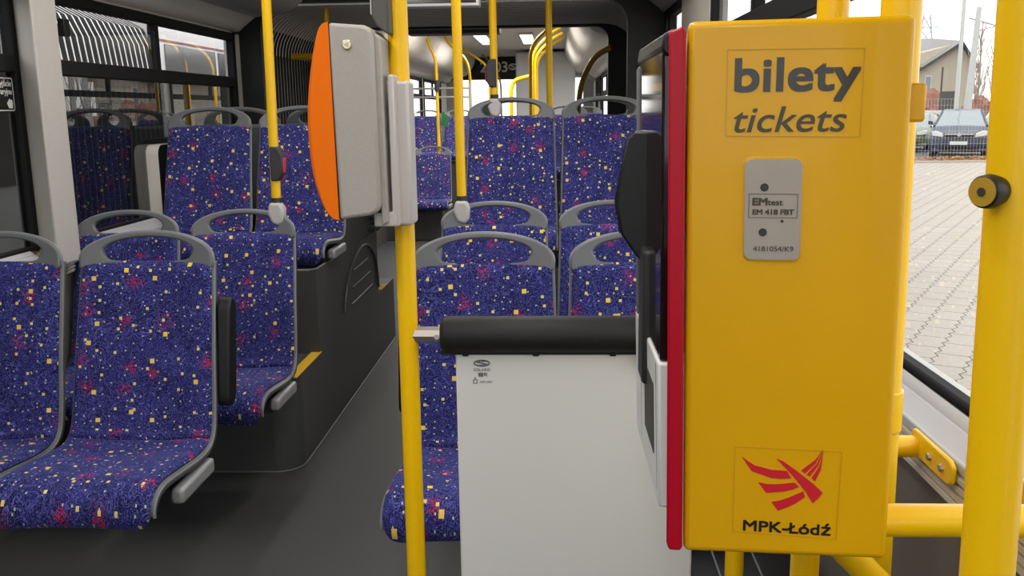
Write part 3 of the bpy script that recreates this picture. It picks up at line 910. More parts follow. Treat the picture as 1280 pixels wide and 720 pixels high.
for i in range(4):
    yy = 8.4 + i * 0.75
    xx = -0.225 + 0.004 * i
    zt = 2.06 - 0.0 * i
    pole('handrail', [(0.03 + 0.02 * i, yy, 2.16 + 0.01 * i), (-0.03, yy, 2.13), (xx, yy, 1.96), (xx, yy, 0.0)], 0.016,
         ['nearest of four matching bent yellow rails by the engine casing', 'second of four matching bent yellow rails by the engine casing',
          'third of four matching bent yellow rails by the engine casing', 'farthest of four matching bent yellow rails by the engine casing'][i], 'matching bent rails', bend=0.12)
pole('handrail', [(-0.22, 9.6, 1.75), (-0.42, 9.6, 1.70), (-0.455, 9.6, 1.62), (-0.455, 9.6, 0.0)], 0.02, 'low looped yellow rail in front of the engine casing', RG, bend=0.1)
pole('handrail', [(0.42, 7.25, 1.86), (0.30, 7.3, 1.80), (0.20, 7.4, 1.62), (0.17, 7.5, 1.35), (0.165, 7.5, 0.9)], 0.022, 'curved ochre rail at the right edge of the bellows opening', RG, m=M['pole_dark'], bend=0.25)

# engine casing and other furniture of the rear half
b = MB(); b.prism([(-0.62, 0.0), (-0.62, 2.28), (0.30, 2.28), (0.30, 0.0)], 'y', 14.6, 16.5)
o = b.build('engine_casing', M['engine_grey'], bevel=0.03, seg=3)
tag(o, 'tall pale grey engine casing at the back right of the bus', 'cabinet')
text_o = MB(); text_o.box(-0.6, 0.28, 14.59, 14.605, 1.0, 1.008)
text_o.build('panel_joint', M['hole'], o)
b = MB(); b.tube([(-1.9, 10.9, 1.66), (-1.0, 10.9, 1.66)], 0.012, 10); b.tube([(-1.9, 10.9, 1.56), (-1.0, 10.9, 1.56)], 0.012, 10)
b.tube([(-1.0, 10.9, 1.72), (-1.0, 10.9, 0.0)], 0.014, 10)
tag(b.build('guard_rail', M['silver']), 'thin grey double rail crossing in front of the rear window', 'rail')
b = MB(); b.prism([(-1.30, 1.24), (-1.21, 1.22), (-1.20, 1.34), (-1.27, 1.40)], 'y', 10.45, 10.475)
o = b.build('hanging_sign', M['green']); tag(o, 'small dark green sign tied to the distant bent yellow rail', 'sign')
b = MB(); b.tube([(-1.325, 10.46, 1.62), (-1.325, 10.46, 1.74)], 0.03, 12)
tag(b.build('stop_button_box', M['frame_dark'], bevel=0.006), 'dark button box on the bent rail behind the validator bracket', 'button')
# ceiling strip panel seen through the bellows opening
b = MB(); b.box(-1.28, -0.48, 8.1, 8.35, 2.05, 2.30)
tag(b.build('ceiling_box', M['wall_dark'], bevel=0.01), 'grey box hanging from the ceiling just past the bellows', 'box')

# ================================================================== PARTITION, PADDED BAR
t = empty('partition_panel', (0.033, 1.66, 0.0), 0, 'large glossy white partition panel under the black padded bar', 'panel')
b = MB(); b.box(-0.222, 0.224, -0.008, 0.008, 0.22, 0.957); b.build('panel_sheet', M['white_panel'], t, bevel=0.004)
for x in (-0.2, 0.2):
    b = MB(); b.box(x - 0.02, x + 0.02, -0.011, 0.011, 0.0, 0.24); b.build('panel_foot', M['frame_dark'], t, bevel=0.003)
for x in (-0.203, -0.072, 0.07, 0.205):
    b = MB(); b.box(x - 0.006, x + 0.006, -0.014, 0.014, 0.952, 0.964); b.build('panel_clip', M['black'], t, bevel=0.002)
# maker's mark: oval with an S-shaped gap, and small print under it
lg = MB()
cx, cz = -0.173, 0.938
s_logo(lg, (cx, cz), 0.0155, 0.0068, -0.0092, -0.008)
lg.build('maker_emblem', M['grey_text'], t)
text_mesh('maker_lettering', 'SOLARIS', 0.008, M['grey_text'], t, (-0.189, -0.0082, 0.9225), FACE_FRONT, width=0.031)
b = MB()
for (x0, x1, z0, z1) in ((-0.180, -0.1705, 0.912, 0.9195), (-0.1695, -0.1655, 0.914, 0.9195), (-0.1645, -0.1645 + 0.001, 0.912, 0.9195), (-0.1645, -0.165 + 0.0005, 0.912, 0.913)):
    b.box(x0, x1, -0.0088, -0.008, z0, z1)
for (x0, x1, z0, z1) in ((-0.190, -0.1885, 0.899, 0.906), (-0.190, -0.182, 0.8985, 0.8995), (-0.1835, -0.182, 0.899, 0.906), (-0.190, -0.182, 0.9055, 0.9065), (-0.187, -0.185, 0.9065, 0.911)):
    b.box(x0, x1, -0.0088, -0.008, z0, z1)
b.build('glass_mark', M['grey_text'], t)
text_mesh('mark_lettering', '43R-001', 0.0055, M['grey_text'], t, (-0.178, -0.0082, 0.900), FACE_FRONT, width=0.024)

t = empty('padded_bar', (-0.03, 1.66, 0.991), 0, 'black padded knee bar running along the top of the white partition', 'rail')
b = MB()
def lathe_x(mb, prof, n=28, sq=1.0):
    rows = []
    for x, r in prof:
        rows.append([(x, r * math.cos(2 * math.pi * k / n), r * math.sin(2 * math.pi * k / n)) for k in range(n)] )
        rows[-1].append(rows[-1][0])
    mb.grid(rows)
lathe_x(b, [(-0.186, 0.001), (-0.186, 0.024), (-0.183, 0.030), (-0.175, 0.0345), (0.175, 0.0345), (0.183, 0.03), (0.186, 0.024), (0.186, 0.001)])
b.build('padding', M['pad'], t, angle=50)
b = MB(); b.tube([(-0.252, 0, 0), (0.30, 0, 0)], 0.0155, 8); b.build('bar_tube', M['steel'], t, angle=20)
b = MB(); b.tube([(-0.192, -0.0165, -0.001), (-0.192, -0.0145, -0.001)], 0.005, 12); b.build('screw', M['silver'], t)
b = MB(); b.prism([(0.186, -0.05), (0.190, 0.045), (0.205, 0.055), (0.216, 0.03), (0.212, -0.055), (0.198, -0.06)], 'y', -0.03, 0.03)
b.build('end_bracket', M['black'], t, bevel=0.006)
b = MB(); b.box(-0.186, 0.19, -0.012, 0.012, -0.036, -0.029); b.build('seam_strip', M['black'], t)

# ================================================================== VALIDATOR
t = empty('ticket_validator', (-0.36, 1.62, 1.20), 0, 'orange and grey ticket validator mounted on the thick yellow pole', 'ticket validator')
def sh(pts): return [(x + 0.36, z - 1.20) for x, z in pts]
front_pts = catmull([(-0.3755, 1.547), (-0.389, 1.543), (-0.399, 1.525), (-0.4115, 1.475), (-0.4205, 1.415), (-0.4225, 1.361), (-0.418, 1.298), (-0.404, 1.247), (-0.388, 1.224), (-0.372, 1.219)], 5)
b = MB()
# orange front shell: rounded towards the back as well
rows = []
for y, k_ in ((-0.065, 0.80), (-0.058, 0.93), (-0.045, 1.0), (0.05, 1.0), (0.072, 0.8)):
    rows.append([(((q.x + 0.372) * k_ - 0.372) + 0.36, y, q.y - 1.20) for q in front_pts])
edge = [(-0.372 + 0.36 + 0.004 * (i / (len(front_pts) - 1)), y) for i in range(1) for y in (0,)]
b.grid(rows)
n_ = len(front_pts)
poly0 = [(r[0], r[2]) for r in rows[0]]; 
b.add([(x, -0.065, z) for x, z in poly0], [tuple(range(len(poly0)))])
b.add([(r[0], 0.072, r[2]) for r in rows[-1]], [tuple(range(n_))[::-1]])
b.build('front_cover', M['orange'], t, angle=40)
b = MB()
b.prism(sh([(-0.3755, 1.546), (-0.316, 1.541), (-0.307, 1.536), (-0.3025, 1.526), (-0.300, 1.245), (-0.305, 1.232), (-0.318, 1.226), (-0.371, 1.219)]), 'y', -0.065, 0.072)
b.build('body', M['valid_grey'], t, bevel=0.006, seg=3)
b = MB(); b.tube([(0.0155, -0.064, 0.310), (0.0155, -0.0685, 0.310)], 0.0082, 20)
lk = b.build('lock', M['brass'], t, bevel=0.0015)
b = MB(); b.tube([(0.0155, -0.0684, 0.310), (0.0155, -0.0695, 0.310)], [0.0055, 0.0045], 3); b.build('keyhole', M['steel'], lk)
b = MB(); b.prism(sh([(-0.303, 1.53), (-0.292, 1.522), (-0.291, 1.212), (-0.303, 1.205)]), 'y', -0.045, 0.055); b.build('back_plate', M['valid_grey'], t, bevel=0.003)
b = MB(); b.prism(sh([(-0.318, 1.203), (-0.318, 1.228), (-0.285, 1.228), (-0.285, 1.462), (-0.275, 1.462), (-0.275, 1.203)]), 'y', -0.035, 0.05); b.build('support_plate', M['light_plastic'], t, bevel=0.003)
b = MB(); b.box(-0.297 + 0.36, -0.2555 + 0.36, 0.0, 0.066, 0.0, 0.252); b.build('pole_bracket', M['light_plastic'], t, bevel=0.005)

# dark housing clamped to the same pole near the ceiling
t = empty('pole_housing', (-0.29, 1.64, 1.53), 0, 'dark grey housing on the thick pole above the validator', 'housing')
b = MB(); b.prism([(0.004, 0.0), (-0.012, 0.012), (-0.021, 0.030), (-0.021, 0.25), (0.008, 0.25), (0.008, 0.0)], 'y', -0.04, 0.05)
b.build('housing_shell', M['wall_dark'], t, bevel=0.003)
b = MB(); b.prism([(-0.021, 0.03), (-0.024, 0.034), (-0.024, 0.25), (-0.021, 0.25)], 'y', -0.03, 0.045); b.build('housing_edge', M['silver'], t)

# ================================================================== TICKET MACHINE
ANG = math.atan2(-0.027, 0.216)
front_parts = []
t = empty('ticket_machine', (0.132, 0.960, 0.914), ANG, 'big yellow ticket machine with a red edge, in the right foreground', 'ticket machine')
W, H, D = 0.2185, 0.571, 0.27
b = MB()
b.prism([(0.0, 0.5708), (0.2163, 0.5712), (0.2222, 0.006), (0.0075, 0.0)], 'y', 0.0, 0.205)
b.build('housing', M['yellow_box'], t, bevel=0.007, seg=4)
# red door frame on the aisle side
b = MB()
b.prism([(-0.0185, 0.5605), (-0.004, 0.5665), (-0.0015, 0.560), (0.0065, 0.006), (0.0035, 0.0035), (-0.0085, 0.0035), (-0.0110, 0.012)], 'y', -0.006, 0.020)
b.build('door_frame', M['red'], t, bevel=0.003, seg=3)
b = MB(); b.prism([(-0.013, 0.06), (-0.016, 0.545), (0.0, 0.55), (0.004, 0.06)], 'y', 0.018, D); front_parts.append(b.build('door_panel', M['red'], t))
# glossy black front with its hood, and pale lower front with the ticket slot
b = MB(); b.prism([(-0.0215, 0.215), (-0.0245, 0.546), (-0.012, 0.55), (-0.012, 0.215)], 'y', 0.012, D - 0.004)
front_parts.append(b.build('front_glass', M['gloss_black'], t, bevel=0.003))
b = MB(); b.prism([(-0.022, 0.538), (-0.0265, 0.545), (-0.024, 0.560), (-0.012, 0.566), (-0.012, 0.538)], 'y', 0.006, D + 0.0); front_parts.append(b.build('hood', M['black'], t, bevel=0.003))
b = MB(); b.prism([(-0.0235, 0.2), (-0.027, 0.535), (-0.02, 0.545), (-0.016, 0.2)], 'y', D - 0.018, D + 0.004); front_parts.append(b.build('edge_strip', M['frame'], t, bevel=0.002))
b = MB()
b.prism([(-0.0205, 0.048), (-0.0245, 0.215), (-0.008, 0.215), (-0.006, 0.048)], 'y', 0.006, D + 0.004); lf = b.build('lower_front', M['white_plastic'], t, bevel=0.003); front_parts.append(lf)
b = MB(); b.prism([(-0.0225, 0.095), (-0.0243, 0.178), (-0.012, 0.178), (-0.011, 0.095)], 'y', 0.05, 0.15); front_parts.append(b.build('ticket_slot', M['hole'], lf))
b = MB()
for yy in (0.025, 0.20):
    b.prism([(-0.0210, 0.062), (-0.0247, 0.21), (-0.012, 0.21), (-0.010, 0.062)], 'y', yy, yy + 0.0015)
front_parts.append(b.build('panel_groove', M['hole'], lf))
# card reader sticking out into the aisle, and the black post below it
rd = MB()
rp = [(0.086, 1.365), (0.094, 1.373), (0.150, 1.373), (0.150, 1.25), (0.122, 1.224), (0.100, 1.2165), (0.0785, 1.247), (0.0715, 1.288), (0.0755, 1.312)]
rd.prism([(x - 0.132, z - 0.914) for x, z in rp], 'y', 0.165, 0.245)
ro = rd.build('card_reader', M['black'], t, bevel=0.003, seg=2); ro.location.x = -0.020
b = MB(); b.prism([(x - 0.132, z - 0.914) for x, z in [(0.083, 1.362), (0.087, 1.365), (0.076, 1.292), (0.0795, 1.25), (0.076, 1.247), (0.0695, 1.288)]], 'y', 0.172, 0.24)
b.build('reader_screen', M['gloss_black'], ro, bevel=0.001)
b = MB(); b.prism([(-0.0300, 0.155), (-0.0300, 0.32), (-0.006, 0.32), (-0.006, 0.155)], 'y', 0.12, 0.175)
front_parts.append(b.build('reader_post', M['black_matte'], t, bevel=0.005, seg=3))
for o in front_parts:
    for v in o.data.vertices: v.co.x -= 0.130 * (v.co.y - 0.01)
# hinge block on the right edge and a cable clip lower down
b = MB(); b.box(0.214, 0.2330, 0.012, 0.05, 0.469, 0.507); b.build('hinge', M['yellow_box'], t, bevel=0.003)
# lettering and stickers on the yellow side
Y0 = -0.0003
FR = FACE_FRONT
text_mesh('lettering', 'bilety', 0.0455, M['ink'], t, (0.0482, Y0, 0.5018), FR, bold=0.0011, width=0.1185, spacing=1.02, depth=0.0004)
text_mesh('lettering', 'tickets', 0.0365, M['ink_grey'], t, (0.0479, Y0, 0.4612), FR, shear=0.22, width=0.1085, bold=0.0002, depth=0.0004)
def outline(name, pts, w, m, y=Y0):
    b = MB()
    for i in range(len(pts)):
        a = Vector(pts[i]); c = Vector(pts[(i + 1) % len(pts)]); d = (c - a).normalized(); n = Vector((-d.y, d.x)) * w / 2
        b.prism([tuple(a + n), tuple(c + n), tuple(c - n), tuple(a - n)], 'y', y - 0.0003, y + 0.0008)
    return b.build(name, m, t)
M['sticker_edge'] = mat('sticker_edge', (0.50, 0.26, 0.005), 0.4)
outline('sticker_outline', [(0.0395, 0.5425), (0.1700, 0.541), (0.1702, 0.4556), (0.0400, 0.4575)], 0.0005, M['sticker_edge'])
outline('sticker_outline', [(0.0602, 0.1266), (0.1705, 0.1262), (0.1694, 0.0266), (0.0605, 0.0285)], 0.0005, M['sticker_edge'])
# type plate
def rrect(x0, z0, x1, z1, r, n=6):
    P = []
    for (cx_, cz_, a0) in ((x1 - r, z1 - r, 0), (x0 + r, z1 - r, 90), (x0 + r, z0 + r, 180), (x1 - r, z0 + r, 270)):
        for k_ in range(n + 1):
            a = math.radians(a0 + 90 * k_ / n); P.append((cx_ + r * math.cos(a), cz_ + r * math.sin(a)))
    return P
b = MB(); b.prism([(x + (0.434 - z) * 0.018, z) for x, z in rrect(0.0583, 0.3290, 0.1178, 0.4368, 0.0095)], 'y', -0.0015, 0.001)
b.build('plate_recess', M['yellow_box'], t, bevel=0.0012)
b = MB(); b.prism([(x + (0.434 - z) * 0.018, z) for x, z in rrect(0.0598, 0.3311, 0.1163, 0.4345, 0.008)], 'y', -0.0025, 0.001)
pl = b.build('type_plate', M['plate_steel'], t, bevel=0.0005)
for hx, hz, r_ in ((0.0800, 0.4056, 0.0042), (0.0800, 0.3597, 0.0042), (0.0987, 0.3712, 0.0016)):
    b = MB(); b.tube([(hx, 0.0, hz), (hx, -0.0029, hz)], r_, 18); sc_ = b.build('plate_hole', M['hole'], pl)
    if r_ > 0.003:
        b = MB(); b.tube([(hx + 0.0003, -0.0025, hz), (hx + 0.0003, -0.0032, hz)], r_ * 0.55, 14); b.build('screw', M['frame_dark'], sc_)
for (xa, xb, za, zb) in ((0.0650, 0.1133, 0.3991, 0.3986), (0.0650, 0.1133, 0.3751, 0.3746), (0.0650, 0.0655, 0.3991, 0.3746), (0.1128, 0.1133, 0.3991, 0.3746)):
    b = MB(); b.box(xa, xb, -0.0029, -0.002, min(za, zb), max(za, zb)); b.build('print_border', M['ink_grey'], pl)
text_mesh('lettering', 'EM', 0.0100, M['ink_grey'], pl, (0.0690, -0.0026, 0.3878), FR, bold=0.0005, width=0.0142)
text_mesh('lettering', 'test', 0.0082, M['ink_grey'], pl, (0.0838, -0.0026, 0.3878), FR, bold=0.0002, width=0.0148)
text_mesh('lettering', 'EM 418 FBT', 0.0072, M['ink_grey'], pl, (0.0693, -0.0026, 0.3782), FR, bold=0.0003, width=0.0405)
text_mesh('lettering', '4181054/K9', 0.0075, M['ink_grey'], pl, (0.0710, -0.0026, 0.3402), FR, width=0.0400)
# winged emblem of red blades, and the operator's name
emblem = [
 [(0.0672, 0.1159), (0.0740, 0.1108), (0.0813, 0.1063), (0.0991, 0.1022), (0.1152, 0.1018), (0.1200, 0.0936), (0.1090, 0.0922), (0.0995, 0.0926), (0.0782, 0.0996)],
 [(0.0855, 0.0872), (0.0950, 0.0857), (0.1042, 0.0859), (0.1238, 0.0890), (0.1284, 0.0844), (0.1220, 0.0808), (0.1133, 0.0780), (0.0946, 0.0753)],
 [(0.1001, 0.0654), (0.1090, 0.0675), (0.1180, 0.0714), (0.1329, 0.0795), (0.1352, 0.0730), (0.1249, 0.0646), (0.1165, 0.0597), (0.1076, 0.0556)],
 [(0.1034, 0.1154), (0.1110, 0.1125), (0.1254, 0.1023), (0.1435, 0.0882), (0.1530, 0.0791), (0.1500, 0.0740), (0.1434, 0.0662), (0.1352, 0.0793), (0.1213, 0.0965)],
 [(0.1512, 0.1285), (0.1440, 0.1160), (0.1297, 0.1030), (0.1338, 0.0998), (0.1440, 0.1115)],
 [(0.1514, 0.1270), (0.1455, 0.1115), (0.1355, 0.0988), (0.1388, 0.0966), (0.1468, 0.1090)],
 [(0.1516, 0.1262), (0.1482, 0.1088), (0.1408, 0.0950), (0.1446, 0.0914), (0.1500, 0.1053)]]
b = MB()
for poly in emblem: b.prism(poly, 'y', -0.0006, 0.0006)
b.build('winged_emblem', M['logo_red'], t, angle=30)
text_mesh('lettering', 'MPK-Łódź', 0.0172, M['ink'], t, (0.0718, Y0, 0.0305), FR, bold=0.0004, width=0.0912, depth=0.0004)

# posts and rails behind the machine
PG = 'yellow tubes around the ticket machine'
p = pole('handrail_pole', [(0.338, 0.65, 0.0), (0.2985, 0.65, ZC)], 0.0188, 'nearest thick yellow pole on the right with a round black knob', PG)
b = MB(); kc = Vector((-0.0430, -0.0120, 1.342)); kd = Vector((-0.85, -0.52, 0.0))
b.tube([kc - kd * 0.006, kc + kd * 0.004, kc + kd * 0.011], [0.0095, 0.0118, 0.0110], 24)
b.tube([kc - kd * 0.006, kc - kd * 0.006 + Vector((0.012, 0.008, 0))], 0.006, 12)
kb = b.build('knob', M['black'], p, bevel=0.001)
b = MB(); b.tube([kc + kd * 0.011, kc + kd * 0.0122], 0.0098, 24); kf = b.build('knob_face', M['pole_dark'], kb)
b = MB(); b.tube([kc + kd * 0.0120, kc + kd * 0.0130], 0.003, 14); b.build('knob_socket', M['hole'], kb)
pole('handrail_pole', [(0.3640, 1.275, 0.0), (0.3645, 1.275, ZC)], 0.0205, 'yellow pole showing above the middle of the ticket machine', PG)
pole('handrail_pole', [(0.442, 1.19, 0.0), (0.412, 1.19, ZC)], 0.0240, 'yellow pole at the right edge of the ticket machine', PG)
pole('support_post', [(0.344, 1.68, 0.0), (0.344, 1.68, 0.86)], 0.018, 'short yellow post below the left half of the ticket machine', PG)
pole('brace_tube', [(0.315, 1.09, 0.900), (0.42, 1.09, 0.79), (0.55, 1.09, 0.65)], 0.018, 'slanted yellow brace tube under the ticket machine', PG)
pole('cross_tube', [(0.359, 0.985, 0.942), (0.590, 0.985, 0.942)], 0.0185, 'lower level yellow tube from the machine to the wall', PG)
t2 = pole('cross_tube', [(0.385, 1.43, 0.862), (0.575, 1.43, 0.862)], 0.0175, 'upper yellow tube bolted to the aluminium rail by a flange', PG)
b = MB(); b.prism([(y, z) for y, z in [(-0.125, -0.014), (-0.138, -0.006), (-0.138, 0.018), (-0.125, 0.026), (0.015, 0.026), (0.022, 0.006), (0.015, -0.014)]], 'x', 0.188, 0.196)
fl = b.build('wall_flange', M['yellow'], t2, bevel=0.003)
for yy in (-0.060, -0.105):
    b = MB(); b.tube([(0.189, yy, 0.006), (0.183, yy, 0.006)], [0.0075, 0.006], 6); b.build('bolt', M['brass'], fl, bevel=0.001)
b = MB(); b.prism([(-0.03, -0.018), (-0.03, 0.018), (0.05, 0.018), (0.05, -0.018)], 'x', 0.55, 0.582)
o = b.build('rail_bracket', M['yellow'], bevel=0.004); o.location = (0, 1.02, 0.942); tag(o, 'yellow bracket fixing the lower cross tube to the wall rail', 'bracket')
b = MB(); b.tube([(0, 0, -0.028), (0, 0, 0.028)], 0.0275, 24); o = b.build('pole_clip', M['yellow'], bevel=0.002); o.location = (0.4285, 1.19, 1.005)
tag(o, 'yellow ring clip round the pole beside the ticket machine', 'clip')

# made-up dark box filling the black area behind the machine, under the window
t = empty('filler_box', (0.40, 1.95, 0.0), 0, 'low black stand-in box behind the ticket machine, right of the white partition', 'box')
b = MB(); b.box(-0.11, 0.16, -0.20, 0.04, 0.0, 0.40); b.build('box_body', M['black'], t, bevel=0.008)
for x in (-0.05, 0.04):
    b = MB(); b.box(x, x + 0.004, -0.20, 0.04, 0.40, 0.403); b.build('box_rib', M['weld'], t)

# ================================================================== MONITOR, ADDED FILL LAMPS, STICKER
t = empty('passenger_monitor', (-0.52, 4.0, 1.83), 0, 'flat passenger information monitor hanging at the top, silver rimmed', 'monitor')
b = MB(); b.box(-0.25, 0.205, -0.03, 0.03, -0.004, 0.34); b.build('monitor_case', M['silver'], t, bevel=0.006)
b = MB(); b.box(-0.235, 0.19, -0.034, -0.029, 0.012, 0.325); b.build('screen', M['screen'], t, bevel=0.002)
b = MB(); b.box(-0.04, 0.0, -0.02, 0.02, 0.33, 0.50); b.build('hanger', M['wall_dark'], t)

lamp_list = [(-1.12, -0.9), (-1.12, 1.1), (-1.12, 3.3), (-0.15, -0.9), (-0.15, 1.1), (-0.15, 3.3), (-0.92, 9.2), (-0.36, 9.2), (-0.92, 12.2), (-0.36, 12.2)]  # lamps added to fill the interior with light, stronger in the rear half
for i, (x, y) in enumerate(lamp_list):
    side = 'left' if x < -0.6 else 'right'
    where = ['at the front', 'over the ticket machine', 'over the second row', '', '', ''][i % 3] if i < 6 else ('just past the bellows' if y < 10 else 'near the back')
    t = empty('added_light_strip', (x, y, ZC - 0.03), 0, '%s added ceiling light strip %s of the bus' % (side, where), 'lamp', 'added ceiling light strips')
    b = MB(); b.box(-0.09, 0.09, -0.75, 0.75, 0.0, 0.03); b.build('fill_lamp_housing', M['silver'], t, bevel=0.004)
    b = MB(); b.box(-0.075, 0.075, -0.73, 0.73, -0.008, 0.002); b.build('diffuser', M['fill_glow'], t, bevel=0.003)
    ld = bpy.data.lights.new('fill_light', 'AREA'); ld.shape = 'RECTANGLE'; ld.size = 0.15; ld.size_y = 1.45
    ld.energy = FILL_POWER * (1.0 if y < 6 else 2.4); ld.color = (1.0, 0.96, 0.90)
    lo = bpy.data.objects.new('fill_light', ld); COL.objects.link(lo); lo.parent = t; lo.location = (0, 0, -0.012)

# exit sticker on the near left window
t = empty('exit_sticker', (XL + 0.0045, 3.205, 1.478), math.pi / 2, 'black emergency exit sticker with a pale border on the left window', 'sticker')
b = MB(); b.prism(rrect(-0.075, -0.061, 0.052, 0.061, 0.01), 'y', -0.0008, 0.0006); b.build('sticker_face', M['ink'], t)
b = MB(); P1 = rrect(-0.071, -0.057, 0.048, 0.057, 0.009); P2 = rrect(-0.068, -0.054, 0.045, 0.054, 0.007)
for k_ in range(len(P1)):
    j_ = (k_ + 1) % len(P1); b.prism([P1[k_], P1[j_], P2[j_], P2[k_]], 'y', -0.0012, 0.0)
b.build('sticker_border', M['sign_white'], t)
text_mesh('lettering', 'Wyjście', 0.03, M['sign_white'], t, (-0.062, -0.0012, 0.028), FACE_FRONT, width=0.10)
text_mesh('lettering', 'awaryjne', 0.03, M['sign_white'], t, (-0.062, -0.0012, 0.0), FACE_FRONT, width=0.10)
b = MB(); b.prism([(0.012, -0.048), (0.002, -0.030), (0.012, -0.022), (0.020, -0.014), (0.026, -0.020), (0.034, -0.018), (0.038, -0.030), (0.034, -0.048)], 'y', -0.0012, 0.0)
b.build('hand_pictogram', M['sign_white'], t)

# ================================================================== OUTSIDE
ZG = -0.33
b = MB(); b.box(-60, 70, -30, 120, ZG - 0.3, ZG - 0.03); struct(b.build('ground', M['asphalt']))
b = MB(); b.box(1.2, 26, -12, 28.5, ZG - 0.05, ZG); struct(b.build('pavement', M['paving']))
b = MB(); b.box(5, 26, 28.5, 28.7, ZG - 0.05, ZG + 0.06); struct(b.build('kerb_strip', M['kerb']))
# strip of fallen leaves along the fence
b = MB(); rl = random.Random(3)
b.box(5, 26, 28.7, 30.0, ZG - 0.05, ZG + 0.02)
for i in range(1500):
    x = rl.uniform(8, 18); y = rl.uniform(28.72, 29.95); a = rl.uniform(0, 6.28); s = rl.uniform(0.04, 0.09)
    z = ZG + 0.03 + rl.uniform(0, 0.10)
    b.add([(x + s * math.cos(a), y + s * math.sin(a), z + s * 0.3), (x - s * math.sin(a) * 0.6, y + s * math.cos(a) * 0.6, z), (x - s * math.cos(a), y - s * math.sin(a), z + 0.02), (x + s * math.sin(a) * 0.6, y - s * math.cos(a) * 0.6, z + s * 0.2)], [(0, 1, 2, 3)])
tag(b.build('fallen_leaves', M['leaves'], angle=10), 'orange and yellow fallen leaves lying along the fence foot', 'leaves', kind='stuff')

# wire mesh fence
t = empty('mesh_fence', (12, 30.1, ZG), 0, 'thin grey wire mesh fence in front of the parked cars', 'fence')
b = MB()
for i in range(0, 90):
    x = -4.0 + i * 0.1; b.box(x - 0.0025, x + 0.0025, -0.002, 0.002, 0.0, 1.9)
for j in range(10):
    b.box(-4.0, 5.0, -0.005, 0.005, 0.1 + j * 0.2 - 0.003, 0.1 + j * 0.2 + 0.003)
b.build('wire_mesh', M['galv'], t)
for i in range(4):
    b = MB(); b.box(-4.0 + i * 3 - 0.03, -4.0 + i * 3 + 0.03, -0.03, 0.03, 0, 2.0); b.build('fence_post', M['galv'], t)

